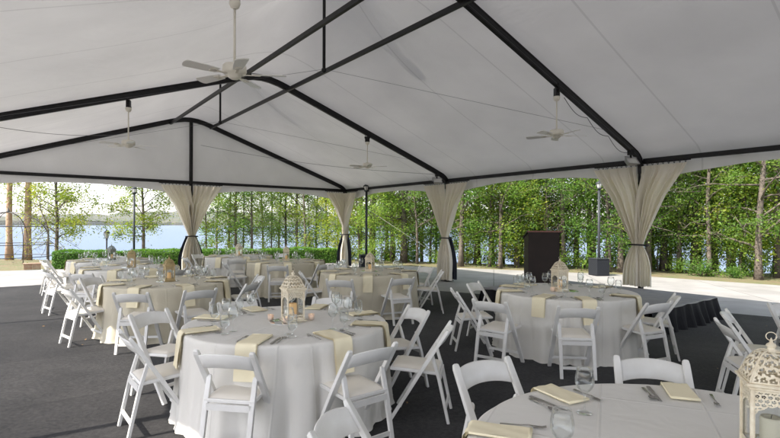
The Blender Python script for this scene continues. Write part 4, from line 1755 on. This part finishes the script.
ch(-2.05, 7.30, 7, 'chair at the stage side of the ivory table on the lake side')
ch(-5.40, 8.55, 8, 'chair with a shaded back at the near side of the second white table')
ch(-6.60, 9.35, 8, 'chair in profile at the open side of the second white table')
ch(-6.20, 8.85, 8, 'chair at the near open side of the second white table towards the lake')
ch(-4.10, 9.35, 8, 'chair at the near stage side of the second white table towards the lake')
ch(-3.95, 10.60, 8, 'chair at the woods side of the second white table towards the lake')
ch(-8.20, 11.60, 9, 'chair in profile at the open side of the last white table')
ch(-7.75, 11.00, 9, 'chair at the near open side of the last white table')
ch(-6.70, 10.75, 9, 'chair at the near side of the last white table')
ch(-7.40, 13.25, 9, 'chair at the far side of the last white table')
ch(3.03, 4.42, 10, 'chair in profile in the gap between biggest lantern and stage', -3)
ch(3.42, 4.97, 10, 'chair just behind the one between biggest lantern and stage')
ch(4.48, 5.52, 10, 'chair showing only one post beside the stage corner, at the picture edge')

# ------------------------------------------------------------------ lamp posts and boxes outside
def lamp_post(x, y, label, box=True, h=3.05):
    g = 'three-metre lamp posts with black weight boxes round the tent'
    z0 = max(gz(x, y) + 0.03, 0.0) if y < 20 else gz(x, y)
    root = thing('lamp_post', label, 'lamp post', (x, y, z0), R(12), g)
    mb = MB()
    mb.tube([(0, 0, 0.0), (0, 0, h - 0.22)], 0.042, 12)
    mb.lathe([(0.075, 0.0), (0.075, 0.04), (0.05, 0.08)], 12)
    mb.build('pole', m_post, root)
    mb = MB()
    mb.lathe([(0.0, h - 0.22), (0.07, h - 0.22), (0.085, h - 0.19), (0.085, h - 0.17), (0.06, h - 0.16)], 12)
    mb.lathe([(0.12, h - 0.03), (0.125, h - 0.015), (0.05, h + 0.04), (0.015, h + 0.06), (0.0, h + 0.09)], 12)
    for k in range(6):
        a = k * PI / 3
        mb.tube([(0.07 * math.cos(a), 0.07 * math.sin(a), h - 0.17), (0.11 * math.cos(a), 0.11 * math.sin(a), h - 0.03)], 0.006, 5)
    mb.build('lamp_cage', m_post, root)
    mb = MB()
    mb.lathe([(0.055, h - 0.165), (0.095, h - 0.035)], 12)
    mb.build('lamp_glass', m_lampglass, root)
    if box:
        mb = MB()
        mb.bevbox(-0.235, -0.235, 0.01, 0.235, 0.235, 0.54, 0.015)
        b_ = mb.build('weight_box', m_boxblk, root)
        mb = MB()
        mb.bevbox(-0.245, -0.245, 0.545, 0.245, 0.245, 0.57, 0.008)
        for a in (-0.12, 0.12):
            mb.tube([(a - 0.05, -0.2, 0.57), (a - 0.05, -0.2, 0.60), (a + 0.05, -0.2, 0.60), (a + 0.05, -0.2, 0.57)], 0.008, 6)
        mb.build('box_lid', m_post, b_)


lamp_post(6.88, 16.1, 'tall lamp post on a dark weight box between lectern and wide curtain')
lamp_post(-0.85, 17.6, 'tall lamp post with dark box just beyond the corner curtain')
lamp_post(-10.1, 19.3, 'tall lamp post rising behind the hedge on the lake side', True)

# small garden lantern post by the lake
zb = gz(-13.9, 24)
gp = thing('garden_lamp', 'short black garden lamp between the hedge and the lake', 'garden lamp', (-13.9, 24, zb))
mb = MB()
mb.lathe([(0.10, 0), (0.10, 0.06), (0.05, 0.12), (0.035, 0.2), (0.032, 1.0), (0.05, 1.04), (0.03, 1.10)], 12)
mb.build('pole', m_iron, gp)
mb = MB()
mb.lathe([(0.07, 1.10), (0.07, 1.12)], 6, caps=True, smooth=False)
mb.lathe([(0.17, 1.36), (0.13, 1.44), (0.05, 1.50), (0.02, 1.53), (0.03, 1.56), (0.0, 1.60)], 6, caps=True, smooth=False)
for k in range(6):
    a = k * PI / 3
    mb.tube([(0.07 * math.cos(a), 0.07 * math.sin(a), 1.11), (0.14 * math.cos(a), 0.14 * math.sin(a), 1.37)], 0.010, 5)
mb.build('lantern_cage', m_iron, gp)
mb = MB()
mb.lathe([(0.055, 1.12), (0.115, 1.36)], 6, smooth=False)
mb.build('lamp_glass', m_lampglass, gp)

# ------------------------------------------------------------------ iron garden dome
gx, gy = -16.4, 21.0
gzb = gz(gx, gy) + 0.0
gd = thing('garden_arbor', 'black wrought iron domed arbor on the lawn, wrapped by bare vine', 'arbor', (gx, gy, gzb))
Rg = 1.55
for k in range(8):
    a = 2 * PI * k / 8 + 0.2
    mb = MB()
    pts = [(Rg * math.cos(a), Rg * math.sin(a), 0), (Rg * math.cos(a), Rg * math.sin(a), 1.0)]
    for q in range(1, 13):
        b = PI / 2 * q / 12
        pts.append((Rg * math.cos(b) * math.cos(a), Rg * math.cos(b) * math.sin(a), 1.0 + 1.15 * math.sin(b)))
    mb.tube(pts, 0.017, 8)
    mb.build('rib', m_iron, gd)
for z, r in ((0.25, Rg), (0.78, Rg), (1.0 + 1.15 * math.sin(R(28)), Rg * math.cos(R(28)))):
    mb = MB()
    mb.tube([(r * math.cos(a), r * math.sin(a), z) for a in (2 * PI * i / 40 for i in range(40))], 0.018, 6, closed=True)
    mb.build('hoop', m_iron, gd)
mb = MB()
mb.lathe([(0.0, 2.13), (0.10, 2.15), (0.06, 2.20), (0.03, 2.28), (0.0, 2.36)], 12)
mb.build('finial', m_iron, gd)

# small brick pier
bp_ = thing('brick_pier', 'low brick pier with a flat cap at the end of the hedge', 'pier', (-12.9, 17.65, 0), R(36))
mb = MB()
for c in range(3):
    for i in range(4):
        o_ = 0.5 * (c % 2)
        mb.bevbox(-0.42 + 0.21 * i, -0.21, 0.0 + 0.075 * c, -0.42 + 0.21 * i + 0.20, -0.012, 0.068 + 0.075 * c, 0.004)
        mb.bevbox(-0.42 + 0.21 * i, 0.0, 0.0 + 0.075 * c, -0.42 + 0.21 * i + 0.20, 0.20, 0.068 + 0.075 * c, 0.004)
mb.build('bricks', m_brick, bp_)
mb = MB()
mb.bevbox(-0.46, -0.25, 0.222, 0.46, 0.24, 0.27, 0.006)
mb.build('cap', m_brick, bp_)
bp_.scale = (0.6, 0.7, 0.8)


# ------------------------------------------------------------------ hedge
def leaf_quads(P, Nn, size, rng, asp=0.62):
    """P: (n,3) centres; Nn: (n,3) normals (roughly); -> (n,4,3) leaf-shaped quads"""
    n = len(P)
    Nn = Nn / (np.linalg.norm(Nn, axis=1, keepdims=True) + 1e-9)
    rv = rng.normal(size=(n, 3))
    Tt = np.cross(Nn, rv)
    Tt /= np.linalg.norm(Tt, axis=1, keepdims=True) + 1e-9
    B = np.cross(Nn, Tt)
    s = size * rng.uniform(0.6, 1.25, size=(n, 1))
    Q = np.stack([P - Tt * s, P + B * s * asp + Nn * s * 0.15, P + Tt * s, P - B * s * asp + Nn * s * 0.15], axis=1)
    return Q


def hedge():
    rng = np.random.default_rng(5)
    A, B = np.array([-12.35, 18.1]), np.array([-2.2, 21.3])
    d = B - A
    Ln = np.linalg.norm(d)
    d /= Ln
    nrm = np.array([-d[1], d[0]])
    n = 42000
    a = rng.uniform(0, Ln, n)
    face = rng.random(n)
    W_, H_ = 0.85, 0.60
    wob = 0.04 * np.sin(a * 2.3) + 0.03 * np.sin(a * 5.1)
    y = np.where(face < 0.42, -W_ / 2, np.where(face < 0.52, W_ / 2, rng.uniform(-W_ / 2, W_ / 2, n)))
    z = np.where(face < 0.52, rng.uniform(0.02, H_, n), H_ + wob * 0.7)
    end = face > 0.96
    a = np.where(end, rng.choice([0.0, Ln], n), a)
    z = np.where(end, rng.uniform(0.02, H_, n), z)
    y = y + rng.normal(0, 0.03, n) + np.where(face < 0.42, -wob, 0)
    z = z + rng.normal(0, 0.018, n)
    P = np.stack([A[0] + d[0] * a + nrm[0] * y, A[1] + d[1] * a + nrm[1] * y, z], axis=1)
    Nn = rng.normal(size=(n, 3)) * 0.8
    fr = (face < 0.42)[:, None]
    Nn = Nn + np.where(fr, np.array([[-nrm[0], -nrm[1], 0.4]]), np.array([[0, 0, 1.0]]))
    Q = leaf_quads(P, Nn, 0.028, rng)
    root = thing('hedge', 'low clipped green hedge running behind the tables towards the lake', 'hedge', (0, 0, 0))
    quads_obj('foliage', Q, m_hedge, root)
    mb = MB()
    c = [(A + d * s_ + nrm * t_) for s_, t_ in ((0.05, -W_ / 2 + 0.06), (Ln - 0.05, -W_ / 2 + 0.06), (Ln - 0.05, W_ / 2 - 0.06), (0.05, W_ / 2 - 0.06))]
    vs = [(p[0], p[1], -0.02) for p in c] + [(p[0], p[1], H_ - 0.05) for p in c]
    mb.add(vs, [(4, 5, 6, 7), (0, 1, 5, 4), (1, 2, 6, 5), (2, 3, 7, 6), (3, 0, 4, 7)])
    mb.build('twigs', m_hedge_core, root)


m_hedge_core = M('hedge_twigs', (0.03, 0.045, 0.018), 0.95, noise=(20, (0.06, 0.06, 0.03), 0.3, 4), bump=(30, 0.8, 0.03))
hedge()


# ------------------------------------------------------------------ trees
def make_tree(seed, H, trunk_r, crown_lo, spread, limbs, clump_n, leaf, lmat, bmat, lean=0.3, sparse=1.0, name='tree', limb_len=1.0, lift=(0.05, 1.0)):
    rng = np.random.default_rng(seed)
    rnd = random.Random(seed)
    root = thing(name, 'x', 'tree')
    mb = MB()
    # trunk
    path, sc = [], []
    lx, ly = rnd.uniform(-lean, lean), rnd.uniform(-lean, lean)
    ph = rnd.uniform(0, 6)
    nseg = 14
    for i in range(nseg + 1):
        q = i / nseg
        path.append(Vector((lx * q * q + 0.16 * math.sin(q * 8 + ph) * q, ly * q * q + 0.16 * math.sin(q * 7 + ph * 2) * q, H * q * 0.96)))
        sc.append((1.35 if i == 0 else 1.0) * (1 - 0.82 * q))
    mb.tube(path, trunk_r, 9, sc, up=(0, 1, 0.01))

    def at(q):
        x = q * nseg
        i = min(nseg - 1, int(x))
        return path[i].lerp(path[i + 1], x - i)
    P = []
    for k in range(limbs):
        q = crown_lo + (1 - crown_lo) * ((k + rnd.random()) / limbs) ** 0.95
        p0 = at(min(0.99, q))
        az = k * 2.4 + rnd.uniform(-0.5, 0.5)
        rel = (q - crown_lo) / (1 - crown_lo)
        ln = limb_len * spread * (0.45 + 0.75 * math.sin(PI * min(1, 0.18 + rel * 0.82))) * rnd.uniform(0.65, 1.2)
        up = rnd.uniform(lift[0], lift[1]) + 0.3 * rel
        pts = []
        for j in range(6):
            t = j / 5
            r = ln * t
            pts.append(p0 + Vector((math.cos(az + 0.25 * t) * r, math.sin(az + 0.25 * t) * r, ln * (up * t - 0.22 * t * t) + 0.05 * math.sin(t * 9 + k))))
        lr = max(0.010, trunk_r * (1 - 0.75 * q) * 0.42)
        mb.tube(pts, lr, 5, [1, 0.85, 0.7, 0.5, 0.35, 0.15])
        # twigs and clumps
        for j in range(2, 6):
            for e in range(2):
                b = pts[j] + Vector((0, 0, 0))
                tw = Vector((rnd.gauss(0, 1), rnd.gauss(0, 1), rnd.gauss(0.15, 0.6)))
                tw = tw.normalized() * rnd.uniform(0.2, 0.65) * (0.5 + 0.5 * spread / 2)
                cpt = b + tw
                mb.tube([b, b.lerp(cpt, 0.5) + Vector((0, 0, 0.03)), cpt], lr * 0.25 + 0.003, 3, [1, 0.6, 0.3])
                if rnd.random() > sparse:
                    continue
                m_ = int(clump_n * rnd.uniform(0.5, 1.4))
                rad = rnd.uniform(0.22, 0.48)
                X = rng.normal(size=(m_, 3)) * np.array([rad, rad, rad * 0.85]) * 0.62
                P.append(X + np.array(cpt))
    P = np.concatenate(P)
    Nn = rng.normal(size=P.shape) * 0.75 + np.array([0, 0, 1.0])
    quads_obj('crown', leaf_quads(P, Nn, leaf, rng, 0.7), lmat, root)
    mb.build('trunk', bmat, root)
    return root


rt = random.Random(21)
# kinds of trees (built once each, then copied)
BR = [make_tree(100 + i, 9.5 + 1.2 * (i % 3), 0.07 + 0.035 * (i % 3), 0.09 + 0.05 * (i % 2), 1.7 + 0.25 * i, 34, 66, 0.041, m_leaf, m_bark, 0.7, 0.46, 'broadleaf_tree') for i in range(4)]
SL_ = [make_tree(200 + i, 10.0 + i, 0.05 + 0.02 * i, 0.10, 1.35, 36, 56, 0.044, m_leaf_y if i == 0 else m_leaf, m_bark, 0.6, 0.74, 'slender_tree') for i in range(3)]
YT = [make_tree(300 + i, 6.6 + i, 0.09, 0.16, 1.75, 34, 76, 0.048, m_leaf_y, m_bark, 0.35, 0.85, 'yellowing_tree') for i in range(2)]
PN = [make_tree(400 + i, 15, 0.14 + 0.025 * i, 0.42, 2.4, 26, 55, 0.07, m_leaf_y, m_pinebark, 0.5, 0.8, 'pine_tree') for i in range(2)]
SP = [make_tree(500 + i, 3.2 + 0.8 * i, 0.03, 0.08, 1.1, 22, 40, 0.052, m_leaf if i else m_leaf_y, m_bark, 0.4, 0.8, 'sapling') for i in range(2)]
BT = make_tree(601, 3.4, 0.06, 0.25, 1.5, 26, 14, 0.035, m_leaf_y, m_bark, 0.5, 0.35, 'bare_tree', 1.0, (-0.9, -0.1))
firsts = set()


def tree(kind, x, y, label, group, s=1.0, rz=None, z=None):
    rz = rt.uniform(0, 6.28) if rz is None else rz
    z = gz(x, y) - 0.05 if z is None else z
    if id(kind) not in firsts:
        firsts.add(id(kind))
        kind.location = (x, y, z)
        kind.rotation_euler = (0, 0, rz)
        kind.scale = (s,) * 3
        tag(kind, label, 'tree', group)
        return kind
    return dup(kind, (x, y, z), rz, label, group, s)


def px(xp, y):
    return (xp - 390) / 489.0 * y


# the lake end: pines, two yellowing trees
tree(PN[0], -17.9, 23.0, 'thick leaning pine trunk glowing orange behind the iron arbor', 'pines by the lake', 1.0, 0.4)
tree(PN[1], -17.35, 23.4, 'straight pine trunk lit orange beside the iron arbor', 'pines by the lake', 1.0, 2.0)
tree(YT[0], -16.1, 23.6, 'small tree with yellowing leaves standing next to the pines', 'trees before the lake', 1.0, 1.0)
tree(YT[1], -12.0, 23.8, 'small tree with airy crown behind the tall lamp post and lake hedge', 'trees before the lake', 0.92, 3.0)
tree(BT, -15.1, 21.6, 'small drooping tree with almost bare grey twigs beside the iron arbor', 'trees before the lake', 0.9, 0.5)
# slender trees behind the hedge
for i, xp in enumerate((206, 217, 229, 243, 252, 263, 272, 286, 297, 305, 316, 327, 338, 236, 279, 310)):
    y = 25 + (i * 7 % 9)
    tree(SL_[i % 3], px(xp, y), y, 'slender thin-leaved tree in the row behind the hedge', 'slender trees behind the hedge', rt.uniform(0.85, 1.1))
# woods: front rank behind the plaza edge, zone by zone
zones = ((352, 440, 'leafy green tree between the corner curtain and the next curtain'),
         (440, 525, 'leafy green tree between the curtain and the lectern'),
         (525, 600, 'leafy green tree behind the lectern and tall lamp post'),
         (600, 690, 'leafy green tree behind the wide curtain by the stage'),
         (690, 800, 'leafy green tree beyond the open plaza past the stage'))


def edge_y(xp):
    """distance of the plaza's far edge along this line of sight"""
    pts = [(340, 20.6), (440, 18.9), (620, 16.4), (780, 13.6), (1000, 9.5)]
    for (a, ya), (b, yb) in zip(pts, pts[1:]):
        if xp <= b:
            return ya + (yb - ya) * (xp - a) / (b - a)
    return 9.5


for a, b, lab in zones:
    n = int((b - a) / 14)
    for rank in range(3):
        for i in range(n if rank < 2 else n // 2):
            xp = a + (b - a) * (i + rt.uniform(0.2, 0.8)) / (n if rank < 2 else n // 2)
            if rank == 2 and rt.random() < 0.75:
                continue
            y = edge_y(xp) + (1.6, 5.2, 10.5)[rank] + rt.uniform(-0.9, 1.8)
            kind = BR[rt.randrange(4)] if rt.random() < 0.72 else SL_[rt.randrange(3)]
            tree(kind, px(xp, y), y, lab if kind in BR else lab.replace('leafy green', 'slender thin'), lab.replace('leafy green tree', 'trees'), rt.uniform(0.75, 1.05))
for i in range(16):
    xp = 350 + 28 * i + rt.uniform(-8, 8)
    y = edge_y(xp) + rt.uniform(1.0, 5.0)
    tree(SP[i % 2], px(xp, y), y, 'young sapling among the trees at the wooded edge of the plaza', 'saplings in the woods', rt.uniform(0.7, 1.1))
# woods past the picture's edges
for i in range(16):
    x, y = 13.5 + rt.uniform(0, 9), 6 + i * 0.75 + rt.uniform(-0.5, 0.5)
    if (x - 390 / 489 * y) > 0.8:
        tree(BR[i % 4], x, y, 'leafy green tree beyond the plaza, past the picture edge', 'trees past the picture edge', rt.uniform(0.8, 1.05))
# unseen trees added on the open side to break up the sunlight
for x, y, s in ((-15, -1.5, 0.85), (-18, 3.5, 0.9), (-14, -6, 0.85), (-18, -9, 1.0), (-22, 6, 0.9), (-12, -11, 0.9), (-20, -2, 1.0), (-26, 8.5, 0.9)):
    tree(BR[rt.randrange(4)], x, y, 'unseen leafy green tree added on the open side to break up the sun', 'unseen trees added on the open side', s)


# undergrowth at the plaza edge: shrubs
def make_shrub(seed, lmat):
    rng = np.random.default_rng(seed)
    root = thing('shrub', 'x', 'shrub')
    P = []
    mb = MB()
    for k in range(16):
        az, el = rng.uniform(0, 6.28), rng.uniform(0.3, 1.4)
        ln = rng.uniform(0.35, 0.8)
        e = np.array([math.cos(az) * math.cos(el), math.sin(az) * math.cos(el), math.sin(el)]) * ln
        mb.tube([(0, 0, 0), tuple(e * 0.5 + np.array([0, 0, 0.04])), tuple(e)], 0.008, 4, [1, 0.7, 0.3])
        P.append(rng.normal(size=(60, 3)) * 0.11 + e * rng.uniform(0.5, 1.05, size=(60, 1)))
    P = np.concatenate(P)
    P[:, 2] = np.abs(P[:, 2])
    quads_obj('foliage', leaf_quads(P, rng.normal(size=P.shape) + np.array([0, 0, 0.8]), 0.04, rng), lmat, root)
    mb.build('stems', m_bark, root)
    return root


SH = [make_shrub(1, m_leaf), make_shrub(2, m_leaf)]
used = set()
for i in range(20):
    xp = 345 + 24 * i + rt.uniform(-5, 5)
    y = edge_y(xp) + rt.uniform(1.2, 4.5)
    z = gz(px(xp, y), y)
    r = SH[i % 2]
    lab = 'low shrub at the wooded edge of the plaza'
    if i % 2 in used:
        dup(r, (px(xp, y), y, z), rt.uniform(0, 6), lab, 'shrubs along the wooded edge of the plaza', rt.uniform(0.6, 1.2))
    else:
        used.add(i % 2)
        r.location = (px(xp, y), y, z)
        tag(r, lab, 'shrub', 'shrubs along the wooded edge of the plaza')


# dry leaves blown onto the carpet
rng = np.random.default_rng(77)
n = 70
P = np.stack([rng.uniform(-6, 7, n), rng.uniform(1.5, 9.5, n), np.full(n, 0.017)], axis=1)
Q = leaf_quads(P, rng.normal(size=(n, 3)) * 0.25 + np.array([0, 0, 1.0]), 0.022, rng)
tag(quads_obj('fallen_leaves', Q, M('dry_leaf', (0.28, 0.17, 0.07), 0.8, noise=(3, (0.16, 0.10, 0.05), 0.3, 3))), kind='stuff')

# ------------------------------------------------------------------ haze over the lake
mb = MB()
mb.box(-5900, -2900, -11, 5900, 6900, 110)
hz = bpy.data.materials.new('haze_air')
hz.use_nodes = True
t = hz.node_tree
t.nodes.remove(t.nodes['Principled BSDF'])
pv = N(t, 'ShaderNodeVolumePrincipled')
pv.inputs['Color'].default_value = (0.93, 0.93, 0.97, 1)
pv.inputs['Density'].default_value = 0.00008
pv.inputs['Anisotropy'].default_value = 0.3
t.links.new(pv.outputs[0], t.nodes['Material Output'].inputs['Volume'])
tag(mb.build('haze', hz), kind='stuff')
